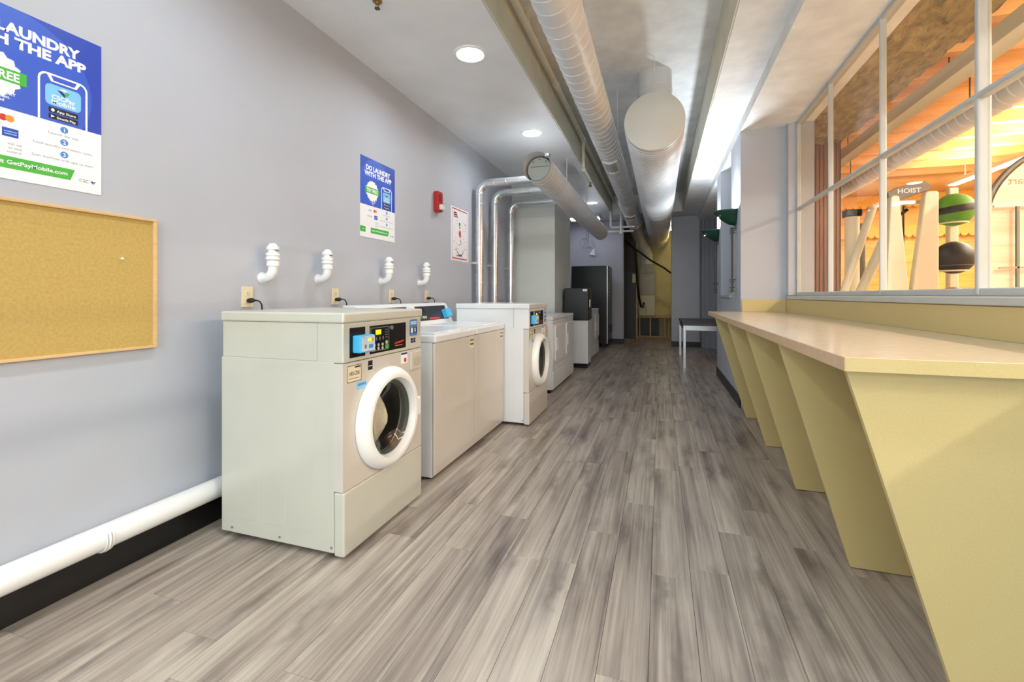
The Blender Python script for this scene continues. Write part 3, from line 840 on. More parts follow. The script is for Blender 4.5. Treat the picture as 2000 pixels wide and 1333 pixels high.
w1 = front_loader((-1.325, 1.660, 0), 'near front loading washer with round glass door beside the cork board', M_wwarm)
w4 = front_loader((-1.113, 3.878, 0), 'white front loading washer standing forward beyond the two top loaders', M_white)
rs = random.Random(3)
lm = MB()
n_, m_ = 20, 12
lm.ball((0, 0, 0), 1, n_, m_)
lm.v = [(-1.475 + 0.09*p[0]*(1+0.15*math.sin(6*p[1]+2*p[2])), 2.05 + 0.10*p[1]*(1+0.12*math.sin(7*p[2]+3*p[0])), 0.53 + 0.15*p[2]*(1+0.15*math.sin(5*p[0]+4*p[1]))) for p in lm.v]
tag(lm.build('laundry_load', M_cloth, None, True), 'cream laundry bundled behind the glass door of the near washer', 'laundry')

# ------------------------------------------------------------------ top load washers
def top_loader(loc, label):
    t = thing('top_load_washer', label, 'washing machine', loc, 'coin laundry top loaders')
    B = lambda mb, n, m, bev=0.0, sm=False, par=None: mb.build(n, m, par or t, sm, bev, world=False)
    WW, D = 0.66, 0.67
    B(MB().box(-D, -0.02, 0.002, WW-0.002, 0.02, 0.868), 'cabinet', M_white, 0.004)
    B(MB().box(-0.02, 0.0, 0.002, WW-0.002, 0.035, 0.866), 'front_panel', M_wface, 0.006)
    B(MB().box(-D, 0.008, -0.001, WW+0.001, 0.868, 0.918), 'top_panel', M_white, 0.010)
    ld = B(MB().box(-0.46, -0.03, 0.06, WW-0.06, 0.917, 0.930), 'lid', M_white, 0.006)
    B(MB().box(-0.035, -0.015, 0.25, 0.41, 0.918, 0.927), 'lid_grip', M_plast, 0.003, False, ld)
    con = B(MB().prism([(-D-0.02, 0.915), (-0.50, 0.918), (-0.515, 0.945), (-0.575, 1.09), (-0.60, 1.10), (-D-0.02, 1.10)], 'y', 0.0, WW), 'console', M_white, 0.006)
    dx, dz = (-0.575+0.515), (1.09-0.945)
    L_ = math.hypot(dx, dz); nx, nz = dz/L_, -dx/L_
    def face(y0, y1, a0, a1, h0, h1, nme, m, bev=0.0, par=con):
        c_ = [(-0.515 + dx*a + nx*h, 0.945 + dz*a + nz*h) for a, h in ((a0, h0), (a1, h0), (a1, h1), (a0, h1))]
        return B(MB().prism(c_, 'y', y0, y1), nme, m, bev, False, par)
    face(0.06, 0.60, 0.08, 0.90, 0.0005, 0.002, 'console_panel', mat('charcoal_panel', (44, 46, 56), 0.35))
    face(0.24, 0.42, 0.13, 0.22, 0.0022, 0.0028, 'red_maker_mark', M_red)
    face(0.10, 0.20, 0.55, 0.8, 0.0022, 0.003, 'display', M_blk)
    for k in range(3):
        face(0.10+0.035*k, 0.122+0.035*k, 0.2, 0.34, 0.0022, 0.006, 'keypad_button', M_btn if k else M_green)
    rd = face(0.50, 0.60, 0.12, 0.62, 0.002, 0.05, 'card_reader', M_cyan, 0.004)
    for yy in (0.05, WW-0.05):
        for xx in (-0.06, -D+0.06):
            B(MB().cyl((xx, yy, 0.0), (xx, yy, 0.022), 0.02, n=14), 'foot', M_black, 0, True)
    lb = B(MB().box(0.0, 0.0008, 0.545, 0.635, 0.775, 0.845), 'machine_number_label', MATS['cream_label'])
    B(MB().box(0.0009, 0.0012, 0.555, 0.625, 0.830, 0.838), 'label_line', M_blk, 0, False, lb)
    B(MB().box(0.0009, 0.0012, 0.560, 0.585, 0.798, 0.812), 'label_line', M_blk, 0, False, lb)
    B(MB().box(0.0009, 0.0012, 0.595, 0.620, 0.798, 0.812), 'label_line', M_blk, 0, False, lb)
    return t
top_loader((-1.345, 2.545, 0), 'white top loading washer next to the near front loader')
top_loader((-1.345, 3.212, 0), 'white top loading washer against the far front loader, its dark console in view')

# ------------------------------------------------------------------ dryers
def dryer(loc, label):
    t = thing('clothes_dryer', label, 'dryer', loc, 'white dryers along the left wall')
    B = lambda mb, n, m, bev=0.0, sm=False, par=None: mb.build(n, m, par or t, sm, bev, world=False)
    WW, D = 0.665, 0.70
    B(MB().box(-D, -0.015, 0, WW, 0.04, 0.87), 'cabinet', M_white, 0.004)
    B(MB().box(-D, 0.004, -0.001, WW+0.001, 0.87, 0.912), 'top_panel', M_white, 0.008)
    B(MB().box(-0.015, 0.0, 0.004, WW-0.004, 0.325, 0.835), 'front_panel', M_white, 0.004)
    B(MB().box(-0.015, 0.002, 0.004, WW-0.004, 0.838, 0.866), 'upper_trim', M_white, 0.003)
    B(MB().box(-0.015, 0.006, 0.004, WW-0.004, 0.045, 0.26), 'lower_panel', M_white, 0.005)
    B(MB().box(-0.015, -0.002, 0.004, WW-0.004, 0.264, 0.321), 'vent_strip', M_white, 0.003)
    dr = B(MB().prism(rrect(0.08, WW-0.08, 0.37, 0.80, 0.03), 'x', 0.0005, 0.022), 'door', M_white, 0.006)
    B(MB().prism(rrect(0.095, 0.175, 0.50, 0.66, 0.012), 'x', 0.0225, 0.032), 'door_handle', M_plast, 0.004, False, dr)
    B(MB().box(-0.6, -0.03, 0.02, WW-0.02, 0.0, 0.04), 'plinth', M_black)
    return t
dryer((-1.215, 5.255, 0), 'white dryer right behind the far front loader')
dryer((-1.215, 5.925, 0), 'white dryer between its twin and the black dispenser')
d3 = dryer((-1.185, 7.86, 0), 'white machine just beyond the black and white dispenser')
dryer((-1.185, 8.54, 0), 'white machine nearest the black vending machine')

# ------------------------------------------------------------------ dispenser and vending machine
ds = thing('dispenser', 'upright dispenser with black upper box on a white cabinet', 'dispenser', (-1.28, 7.3, 0))
box(-1.40, -1.10, 7.25, 7.60, 0.07, 0.77).build('lower_cabinet', M_white, ds, bevel=0.012)
box(-1.39, -1.11, 7.27, 7.58, 0.0, 0.07).build('plinth', M_black, ds)
box(-1.47, -1.085, 7.20, 7.55, 0.772, 1.285).build('upper_box', M_blacksat, ds, bevel=0.010)
box(-1.175, -1.105, 7.1985, 7.1995, 1.232, 1.268).build('paper_tag', M_paper, ds)
box(-1.084, -1.078, 7.22, 7.53, 0.80, 1.26).build('door', M_black, ds, bevel=0.003)
box(-1.078, -1.060, 7.24, 7.26, 0.98, 1.10).build('handle', M_steel, ds, bevel=0.004)
vm = thing('vending_machine', 'tall black vending machine with a silver front edge', 'vending machine', (-1.5, 10.6, 0))
box(-1.93, -1.14, 10.25, 11.02, 0.08, 1.83).build('cabinet', M_blacksat, vm, bevel=0.01)
box(-1.14, -1.115, 10.25, 10.275, 0.09, 1.83).build('silver_edge', M_steel, vm, bevel=0.003)
box(-1.14, -1.10, 10.278, 11.02, 0.09, 1.83).build('front_door', M_black, vm, bevel=0.01)
for k in range(4):
    box(-1.0995, -1.092, 10.32, 10.42, 1.15+0.08*k, 1.19+0.08*k).build('selection_button', M_btn, vm, bevel=0.003)
box(-1.0995, -1.085, 10.5, 10.9, 0.3, 0.5).build('delivery_flap', M_dark, vm, bevel=0.005)
for xx in (-1.85, -1.22):
    for yy in (10.33, 10.94):
        box(xx-0.04, xx+0.04, yy-0.04, yy+0.04, 0, 0.08).build('foot', M_black, vm)

# ------------------------------------------------------------------ ducts
def helix(mb, p0, p1, r, pitch, th, n=40, sides=4):
    p0 = Vector(p0); p1 = Vector(p1); d = p1 - p0; L_ = d.length; w_ = d / L_
    u = w_.orthogonal().normalized(); q = w_.cross(u)
    k = int(L_ / pitch * n)
    pts = []
    for i in range(k + 1):
        a = 2*math.pi*i/n
        pts.append(p0 + w_*(L_*i/k) + (u*math.cos(a) + q*math.sin(a))*r)
    return mb.tube(pts, th, sides)
XA, ZA = -0.58, 2.90
da = thing('supply_duct', 'long grey spiral duct with small grilles running down the ceiling', 'duct', (XA, 4, ZA))
MB().cyl((XA, -2.5, ZA), (XA, 8.45, ZA), 0.135, n=48).build('duct_run', M_duct, da, True)
helix(MB(), (XA, -2.4, ZA), (XA, 8.4, ZA), 0.1355, 0.125, 0.0028).build('spiral_seam', M_seam, da, True)
MB().rev((XA, 8.40, ZA), (XA, 8.75, ZA), [(0, 0.136), (0.05, 0.142), (0.5, 0.17), (1, 0.17)], 48).build('reducer', M_duct, da, True)
MB().cyl((XA, 8.70, ZA), (XA, 9.2, ZA), 0.166, n=48).build('duct_run', M_duct, da, True)
bend = [(XA, 9.2, ZA), (XA, 11.4, ZA-0.02)] + [(XA + 0.05*t, 11.4 + 1.9*t, ZA - 0.02 - 0.25*t) for t in (0.3, 0.6)]
bend += [(XA+0.08, 13.05, 2.60), (XA+0.14, 13.28, 2.46), (XA+0.22, 13.42, 2.28), (XA+0.22, 13.45, 2.16), (XA+0.22, 13.45, 2.045)]
MB().tube(bend, 0.165, 40).build('duct_elbow', M_duct, da, True)
for y0, y1, r in ((5.55, 6.05, 0.138), (9.3, 9.75, 0.172)):
    ang0, ang1 = -128, -52
    g = MB(); N = 10
    def shell_patch(mb, a0, a1, ya, yb, r0, r1):
        v, f = [], []
        for i in range(N+1):
            a = math.radians(a0 + (a1-a0)*i/N)
            for rr, yy in ((r0, ya), (r1, ya), (r1, yb), (r0, yb)):
                v.append((XA + rr*math.cos(a), yy, ZA + rr*math.sin(a)))
        for i in range(N):
            for k in range(4):
                f.append((4*i+k, 4*i+(k+1) % 4, 4*i+4+(k+1) % 4, 4*i+4+k))
        f += [(3, 2, 1, 0), tuple(4*N+k for k in range(4))]
        mb.add(v, f)
    shell_patch(g, ang0, ang1, y0, y0+0.05, r-0.004, r+0.010); shell_patch(g, ang0, ang1, y1-0.05, y1, r-0.004, r+0.010)
    shell_patch(g, ang0, ang0+9, y0+0.05, y1-0.05, r-0.004, r+0.010); shell_patch(g, ang1-9, ang1, y0+0.05, y1-0.05, r-0.004, r+0.010)
    gr = g.build('grille_frame', M_plast, da)
    g = MB()
    for k in range(4):
        shell_patch(g, ang0+14+16*k, ang0+21+16*k, y0+0.05, y1-0.05, r-0.003, r+0.006)
    g.build('grille_vanes', M_frame, gr)
    g = MB(); shell_patch(g, ang0+9, ang1-9, y0+0.05, y1-0.05, r-0.003, r-0.0005 if r < 0.15 else r-0.001)
    g.build('grille_opening', M_frame, gr)
MB().tube([(XA + 0.171*math.cos(math.radians(a)), 10.9, ZA-0.01 + 0.171*math.sin(math.radians(a))) for a in range(0, 361, 15)], 0.012, 8).build('strap', M_galv, da, True)
for y in (2.2, 5.0, 7.6, 10.0):
    o = MB().cyl((XA+0.14, y, ZA), (XA+0.14, y, 3.399), 0.006, n=8).build('hanger_rod', M_seam, da, True)

XB, ZB, RB = -0.055, 2.785, 0.268
db = thing('return_duct', 'large grey round duct with a flat capped end', 'duct', (XB, 4.4, ZB))
MB().cyl((XB, 4.42, ZB), (XB, 13.85, ZB), RB, n=64).build('duct_run', M_duct, db, True)
MB().rev((XB, 4.395, ZB), (XB, 4.45, ZB), [(0, RB-0.004), (0.1, RB+0.004), (1, RB+0.004)], 64).build('end_cap', mat('grey_duct_cap', (214, 216, 212), 0.45), db, True)
rm = MB()
helix(rm, (XB, 4.47, ZB), (XB, 8.6, ZB), RB+0.001, 0.062, 0.0075, 44)
rm.build('spiral_seam', M_seam, db, True)
nk = MB()
nk.cyl((XB-0.0, 4.78, 2.98), (XB, 4.78, 3.399), 0.165, n=40)
nk.build('riser_neck', M_duct, db, True)
MB().rev((XB, 4.78, 3.19), (XB, 4.78, 3.22), [(0, 0.1655), (0.2, 0.169), (0.8, 0.169), (1, 0.1655)], 40, False).build('riser_band', M_duct, db, True)
MB().cyl((XB+0.0, 4.43, ZB+RB), (XB, 4.43, 3.399), 0.005, n=8).build('hanger_rod', M_seam, db, True)
MB().cyl((XB-0.27, 6.5, 2.86), (XB-0.27, 6.5, 3.399), 0.006, n=8).build('hanger_rod', M_seam, db, True)

XC, ZC, RC = -1.234, 2.52, 0.152
dc = thing('exhaust_duct', 'grey round duct with an open end collecting the silver vent pipes', 'duct', (XC, 4.6, ZC))
MB().rev((XC, 4.58, ZC), (XC, 9.9, ZC), [(0, RC), (1, RC), (1, RC-0.004), (0, RC-0.004)], 48, False).build('duct_run', M_duct, dc, True)
helix(MB(), (XC, 4.62, ZC), (XC, 9.8, ZC), RC+0.0003, 0.10, 0.0018).build('spiral_seam', M_duct, dc, True)
dmp = MB().cyl((XC, 4.72, ZC), (XC, 4.735, ZC), RC-0.02, n=40).build('damper_plate', mat('grey_painted_plate', (176, 180, 172), 0.5), dc, True)
box(XC-0.10, XC+0.10, 4.716, 4.7195, ZC+0.03, ZC+0.034).build('plate_crease', M_dark, dmp)
for a in (50, 90, 130):
    MB().cyl((XC+0.11*math.cos(math.radians(a)), 4.714, ZC+0.11*math.sin(math.radians(a))), (XC+0.11*math.cos(math.radians(a)), 4.72, ZC+0.11*math.sin(math.radians(a))), 0.006, n=10).build('rivet', M_dark, dmp, True)
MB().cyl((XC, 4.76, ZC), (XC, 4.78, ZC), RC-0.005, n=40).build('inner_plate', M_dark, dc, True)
MB().cyl((XC, 9.9, ZC), (XC, 9.92, ZC), RC+0.003, n=40).build('end_cap', M_duct, dc, True)
box(XC+RC*0.55, XC+RC*0.55+0.05, 4.60, 4.66, ZC+0.10, ZC+0.135).build('clamp', M_galv, dc, bevel=0.005)
for y in (5.9, 7.6):
    MB().cyl((XC+0.06, y, ZC+0.14), (XC+0.06, y, 2.979), 0.005, n=8).build('hanger_rod', M_seam, dc, True)

def vent_pipe(y, zt, label, k):
    x0 = -2.105; r = 0.05; R = 0.13
    t = thing('dryer_vent_pipe', label, 'pipe', (x0, y, 0.0), 'silver dryer vent pipes')
    zt0 = zt
    pts = [(x0, y, 0.35), (x0, y, zt-R)]
    pts += [(x0 + R - R*math.cos(math.radians(a)), y, zt - R + R*math.sin(math.radians(a))) for a in range(10, 91, 10)]
    el = MB().tube(pts[1:], r+0.001, 28, False).build('elbow', M_galv, t, True)
    MB().cyl((x0, y, 0.35), (x0, y, zt-R), r, n=28).build('riser', M_galv, t, True)
    xe = XC - math.sqrt(max(RC**2 - (zt-ZC)**2, 0.001)) + 0.0
    MB().cyl((x0+R, y, zt), (xe, y, zt), r, n=28).build('horizontal_run', M_galv, t, True)
    sm_ = MB()
    helix(sm_, (x0, y, 0.4), (x0, y, zt-R), r+0.0006, 0.16, 0.0016, 24)
    helix(sm_, (x0+R, y, zt), (xe-0.02, y, zt), r+0.0006, 0.16, 0.0016, 24)
    sm_.build('spiral_seam', M_steel, t, True)
    for zz in (zt-R, ):
        MB().rev((x0, y, zz-0.02), (x0, y, zz+0.02), [(0, r), (0.2, r+0.004), (0.8, r+0.004), (1, r+0.001)], 28, False).build('joint_band', M_galv, t, True)
    box(XL+0.001, x0, y-r-0.008, y-r-0.002, 1.55, 1.575).build('bracket', M_galv, t)
    MB().rev((x0, y, 1.552), (x0, y, 1.574), [(0, r+0.001), (0.1, r+0.004), (0.9, r+0.004), (1, r+0.001)], 28, False).build('bracket_strap', M_galv, t, True)
vent_pipe(5.15, 2.535, 'silver vent pipe nearest the red bordered notice', 0)
vent_pipe(5.68, 2.53, 'middle of the three silver vent pipes', 1)
vent_pipe(6.36, 2.52, 'silver vent pipe against the grey wall chase', 2)

# ------------------------------------------------------------------ sprinkler pipes and other pipework
sp = thing('sprinkler_pipe', 'thin cream sprinkler pipe along the left ceiling beam with a drop', 'pipe', (-0.975, 4, 3.26))
MB().cyl((-0.985, -2.5, 3.26), (-0.985, 10.35, 3.26), 0.028, n=20).build('main_pipe', M_cream, sp, True)
MB().rev((-0.985, 6.02, 3.26), (-0.985, 6.14, 3.26), [(0, 0.036), (1, 0.036)], 20).build('tee_fitting', M_cream, sp, True)
MB().cyl((-0.985, 6.08, 3.26), (-0.985, 6.08, 2.86), 0.022, n=16).build('drop_pipe', M_cream, sp, True)
MB().ball((-0.985, 6.08, 2.86), 0.034).build('elbow_fitting', M_cream, sp, True)
MB().cyl((-0.985, 6.08, 2.86), (-0.985, 6.75, 2.86), 0.022, n=16).build('branch_pipe', M_cream, sp, True)
box(-0.99, -0.975, 6.25, 6.7, 2.885, 2.90).build('bracket', M_galv, sp)
MB().rev((-0.985, 6.72, 2.84), (-0.985, 6.72, 2.77), [(0, 0.016), (0.5, 0.012), (0.6, 0.022), (1, 0.022)], 16).build('sprinkler_head', M_brass, sp, True)
for y in (1.5, 3.4, 5.2, 8.0):
    box(-0.995, -0.975, y, y+0.02, 3.28, 3.399).build('hanger', M_cream, sp)
for y in (4.4, 7.5, 9.5):
    MB().cyl((-0.985, y, 3.26), (-0.985, y+0.09, 3.26), 0.034, n=20).build('coupling', M_cream, sp, True)
# ceiling sprinkler at the top of the frame
u, v_ = (737-1000)/F, (577-2)/F
sd = 1.81 / v_
sx = sd*(-math.sin(TH) + u*math.cos(TH)); sy = sd*(math.cos(TH) + u*math.sin(TH))
hd = thing('ceiling_sprinkler', 'small brass sprinkler head under the left ceiling', 'sprinkler', (sx, sy, 2.98))
MB().rev((0,0,-0.0005), (0,0,-0.02), [(0, 0.03), (0.3, 0.028), (0.4, 0.014), (1, 0.012)], 18).build('escutcheon', M_brass, hd, True, world=False)
for s_ in (-1, 1):
    MB().tube([(s_*0.010, 0, -0.018), (s_*0.013, 0, -0.032), (s_*0.004, 0, -0.046)], 0.0022, 6).build('frame_arm', M_brass, hd, True, world=False)
MB().cyl((0,0,-0.018), (0,0,-0.044), 0.003, n=8).build('bulb', M_red, hd, True, world=False)
MB().cyl((0,0,-0.045), (0,0,-0.048), 0.017, n=16).build('deflector', M_bronze, hd, True, world=False)

pa = thing('white_pipe_run', 'white pipes crossing below the ceiling in front of the furnace closet', 'pipe', (-0.9, 9.8, 2.6))
MB().tube([(-1.02, 9.95, 2.979), (-1.02, 9.95, 2.66), (-0.99, 9.95, 2.63), (-0.52, 9.95, 2.63)], 0.022, 12).build('cross_pipe', M_pvc, pa, True)
MB().tube([(-0.80, 9.9, 3.399), (-0.80, 9.9, 2.50)], 0.02, 12).build('drop_pipe', M_pvc, pa, True)
MB().tube([(-1.1, 10.1, 2.56), (-0.55, 10.1, 2.56)], 0.024, 12).build('cross_pipe', M_pvc, pa, True)
MB().ball((-0.80, 9.9, 2.50), 0.035).build('fitting', M_pvc, pa, True)

# ------------------------------------------------------------------ fluorescent fixture and hanging bits in the left recess
ff = thing('fluorescent_fixture', 'long fluorescent ceiling fixture above the vending machine', 'ceiling light', (-1.65, 10.4, 2.9))
box(-2.0, -1.3, 10.2, 10.6, 2.93, 2.979).build('housing', M_white, ff, bevel=0.01)
for dy in (10.28, 10.40, 10.52):
    MB().cyl((-1.98, dy, 2.915), (-1.32, dy, 2.915), 0.016, n=12).build('tube', M_glow3, ff, True)
l = bpy.data.lights.new('fluorescent', 'AREA'); l.shape = 'RECTANGLE'; l.size = 0.65; l.size_y = 0.3; l.energy = 9; l.color = (0.86, 0.86, 1.0)
lo = bpy.data.objects.new('fluorescent_lamp', l); COL.objects.link(lo); lo.parent = ff; lo.location = (0, 0, -0.02)
cw = MB()
for k in range(4):
    q = [(-1.75 + 0.05*k + 0.10*math.cos(t*0.6+k), 10.9 + 0.03*k, 2.42 + 0.12*math.sin(t*0.6+k*0.8)) for t in range(9)]
    cw.tube([(q[0][0], q[0][1], 2.97)] + q, 0.006, 6)
tag(cw.build('loose_cable', M_gry, None, True), 'tangle of thin loose cables hanging above the vending machine', 'cable')
tag(MB().prism([(-1.66, 2.16), (-1.52, 2.14), (-1.535, 2.36)], 'y', 11.16, 11.18).build('paper_pennant', M_paper), 'white triangular card hanging on the far wall above the vending machine', 'card')

# ------------------------------------------------------------------ furnace closet
fu = thing('furnace', 'tall grey and cream furnace on a raised platform in the tan closet', 'furnace', (-0.36, 13.5, 0.58))
FX0, FX1 = -0.575, -0.145
box(FX0, FX1, 13.25, 13.75, 1.17, 1.80).build('upper_cabinet', M_furn, fu, bevel=0.01)
box(FX0, FX1, 13.25, 13.75, 0.595, 1.165).build('lower_door', M_furn2, fu, bevel=0.01)
MB().prism([(FX0, 1.80), (FX1, 1.80), (FX1-0.08, 2.04), (FX0+0.08, 2.04)], 'y', 13.27, 13.73).build('plenum', M_furn, fu)
box(FX0+0.16, FX0+0.32, 13.246, 13.25, 1.62, 1.66).build('red_sticker', M_pink, fu)
box(FX0+0.17, FX0+0.21, 13.236, 13.249, 0.66, 0.86).build('switch_box', M_furn, fu)
pf = thing('furnace_platform', 'rough timber platform on studs holding up the furnace', 'platform', (-0.3, 13.6, 0))
box(-0.92, 0.39, 13.2, 13.95, 0.54, 0.58).build('deck', M_pine, pf)
for x in (-0.56, -0.27, 0.12, 0.22):
    box(x-0.02, x+0.02, 13.24, 13.33, 0.03, 0.54).build('stud', M_pine, pf)
box(-0.92, 0.39, 13.22, 13.33, 0.0, 0.03).build('sill_plate', M_pine, pf)
box(-0.92, -0.05, 13.5, 13.52, 0.03, 0.54).build('dark_backing', M_dark, pf)
fc = thing('black_flex_conduit', 'black flexible conduit looping across the furnace closet', 'cable', (-0.4, 13.1, 1.9))
MB().tube([(-0.90, 12.2, 2.62), (-0.70, 12.38, 2.45), (-0.5, 12.55, 2.30), (-0.25, 12.95, 2.12), (0.1, 13.2, 1.92), (0.30, 13.22, 1.76), (0.345, 13.22, 1.655)], 0.025, 10).build('upper_run', M_cable, fc, True)
MB().tube([(-0.62, 12.5, 2.35), (-0.60, 12.5, 2.0), (-0.58, 12.52, 1.5), (-0.545, 12.6, 1.1), (-0.50, 12.8, 0.86), (-0.455, 13.0, 0.84), (-0.44, 13.2, 0.95)], 0.03, 10).build('lower_run', M_cable, fc, True)
tag(box(0.30, 0.395, 13.15, 13.3, 1.40, 1.62).build('junction_box', M_dark, None, bevel=0.01), 'grey junction box at the right of the furnace closet', 'junction box')
tag(box(-0.72, -0.63, 12.5, 12.598, 1.5, 1.74).build('switch_box', M_furn2, None, bevel=0.008), 'small cream switch box on the dark partition of the closet', 'switch box')
cl = thing('closet_lamp', 'bare bulb lamp in the furnace closet', 'lamp', (0.25, 12.4, 2.979))
MB().rev((0,0,-0.0005), (0,0,-0.05), [(0, 0.05), (0.5, 0.045), (1, 0.02)], 18).build('lamp_holder', M_plast, cl, True, world=False)
MB().ball((0, 0, -0.09), 0.04).build('bulb', M_lampglow2, cl, True, world=False)
l = bpy.data.lights.new('closet', 'POINT'); l.energy = 40; l.color = (1.0, 0.88, 0.62); l.shadow_soft_size = 0.05
lo = bpy.data.objects.new('closet_bulb_light', l); COL.objects.link(lo); lo.parent = cl; lo.location = (0, 0, -0.16)

# ------------------------------------------------------------------ wall sconces on the right
def sconce(y, label):
    t = thing('torch_sconce', label, 'wall lamp', (XR, y, 2.0), 'green torch sconces on the right wall')
    v, f = [], []
    n, m = 24, 10
    for j in range(m + 1):
        s_ = j / m                                   # 0 bottom, 1 rim
        R = 0.235 * (s_ ** 0.55)
        for i in range(n + 1):
            a = math.pi * i / n - math.pi/2
            v.append((-0.002 - R*math.cos(a), 0.62*R*math.sin(a), -0.07 + 0.17*s_))
    for j in range(m):
        for i in range(n):
            f.append((j*(n+1)+i, j*(n+1)+i+1, (j+1)*(n+1)+i+1, (j+1)*(n+1)+i))
    b = MB().add(v, f).build('bowl', M_sconce, t, True, world=False)
    sd_ = b.modifiers.new('thickness', 'SOLIDIFY'); sd_.thickness = 0.006; sd_.offset = 1
    MB().cyl((-0.185, -0.048, 0.025), (-0.190, -0.055, 0.024), 0.008, n=12).build('light_pinhole', M_lampglow2, b, True, world=False)
    box(-0.012, 0.0, -0.03, 0.03, -0.10, 0.05).build('wall_plate', M_bronze, t, bevel=0.004, world=False)
    MB().cyl((-0.04, 0, -0.08), (-0.04, 0, -0.80), 0.011, n=12).build('stem', M_bronze, t, True, world=False)
    for z in (-0.09, -0.115, -0.14, -0.68, -0.74, -0.78):
        MB().cyl((-0.04, 0, z), (-0.04, 0, z-0.008), 0.026, n=16).build('ring', M_bronze, t, True, world=False)
    MB().cyl((-0.07, 0, -0.66), (0, 0, -0.66), 0.006, n=8).build('stem_bracket', M_bronze, t, True, world=False)
    MB().ball((-0.09, 0, 0.03), 0.03).build('bulb', M_lampglow2, t, True, world=False)
    l = bpy.data.lights.new('sconce', 'AREA'); l.shape = 'DISK'; l.size = 0.12; l.energy = SCONCE_W; l.color = (0.88, 0.95, 1.0)
    lo = bpy.data.objects.new('sconce_lamp', l); COL.objects.link(lo); lo.parent = t
    lo.location = (-0.09, 0, 0.085); lo.rotation_euler = (math.pi, 0, 0)
sconce(5.50, 'green torch sconce nearer to the counter')
sconce(7.08, 'green torch sconce farther down the corridor by the table')

# ------------------------------------------------------------------ table
tb = thing('work_table', 'dark topped table with square steel legs beyond the counter', 'table', (0.75, 8.5, 0))
box(0.34, 1.10, 7.70, 9.40, 0.69, 0.725).build('table_top', mat('dark_grey_top', (58, 58, 60), 0.4), tb, bevel=0.004)
for x in (0.365, 1.075):
    for y in (7.735, 9.365):
        box(x-0.02, x+0.02, y-0.02, y+0.02, 0, 0.69).build('leg', M_steel, tb, bevel=0.003)
for a in ((0.385, 1.055, 7.72, 7.75), (0.385, 1.055, 9.35, 9.38), (0.35, 0.38, 7.755, 9.345), (1.06, 1.09, 7.755, 9.345)):
    box(*a, 0.61, 0.685).build('apron_rail', M_steel, tb)

# ------------------------------------------------------------------ gym seen through the window
struct(box(1.45, 7.0, -2.6, 9.0, -0.1, 0.0).build('floor_gym', M_gymfloor))
struct(box(1.42, 7.0, 8.9, 9.05, 0, 3.35).build('wall_gym_back', M_gymwall))
struct(box(6.9, 7.05, -2.6, 8.9, 0, 3.35).build('wall_gym_right', M_gymwall))
struct(box(1.42, 7.0, -2.75, -2.6, 0, 3.35).build('wall_gym_front', M_gymwall))
gc = struct(box(1.96, 7.0, -2.6, 9.0, 3.20, 3.35).build('ceiling_gym', M_gymceil))
jm = None
for k in range(18):
    y = 0.6 + 0.47*k
    if jm is None:
        jm = MB().box(-2.45, 2.45, -0.045, 0.045, -0.09, 0.09).build('joist', M_joist, gc, world=False)
        jm.location = (4.44, y, 3.11)
    else:
        j2 = jm.copy(); COL.objects.link(j2); j2.parent = gc; j2.location = (4.44, y, 3.11)
from mathutils import noise as mn
st = MB(); nx_, ny_ = 19, 330
for j in range(ny_+1):
    for i in range(nx_+1):
        px, py = 1.42 + 0.53*i/nx_, -1.0 + 9.9*j/ny_
        hgt = mn.noise((px*9, py*6, 0.3))*0.030 + mn.noise((px*26, py*16, 4.1))*0.024
        edge = 0 if i == 0 else 1
        st.v.append((px, py, 2.90 + hgt*edge))
k0 = nx_+1
st.f += [(j*k0+i, (j+1)*k0+i, (j+1)*k0+i+1, j*k0+i+1) for j in range(ny_) for i in range(nx_)]
st.box(1.42, 1.95, -1.0, 8.9, 2.93, 3.35)
struct(st.build('ceiling_gym_beam', M_stucco, None, True))
pts = [(1.45, 6.0)]
k = 0
for i in range(12):
    x = 1.45 + 0.04*i
    pts += [(x, 6.0), (x+0.026, 6.0), (x+0.028, 6.012), (x+0.038, 6.012)]
pts = pts[1:] + [(1.93, 6.0), (1.93, 6.6), (1.45, 6.6)]
struct(MB().prism(pts, 'z', 0, 2.895).build('wall_gym_column', M_brownclad))
gd = thing('gym_duct', 'ribbed round duct hanging under the timber ceiling beyond the window', 'duct', (2.36, 4, 2.62))
MB().cyl((2.36, -2.4, 2.62), (2.36, 8.78, 2.62), 0.10, n=32).build('duct_run', M_duct, gd, True)
rg = MB()
for k in range(69):
    rg.tube([(2.36 + 0.1*math.cos(math.radians(a)), 0.8 + 0.115*k, 2.62 + 0.1*math.sin(math.radians(a))) for a in range(0, 361, 20)], 0.008, 5)
rg.build('rib_rings', M_duct, gd, True)
for y in (2.2, 4.6, 7.0):
    MB().cyl((2.36, y, 2.72), (2.36, y, 3.2), 0.006, n=8).build('hanger_rod', M_bronze, gd, True)
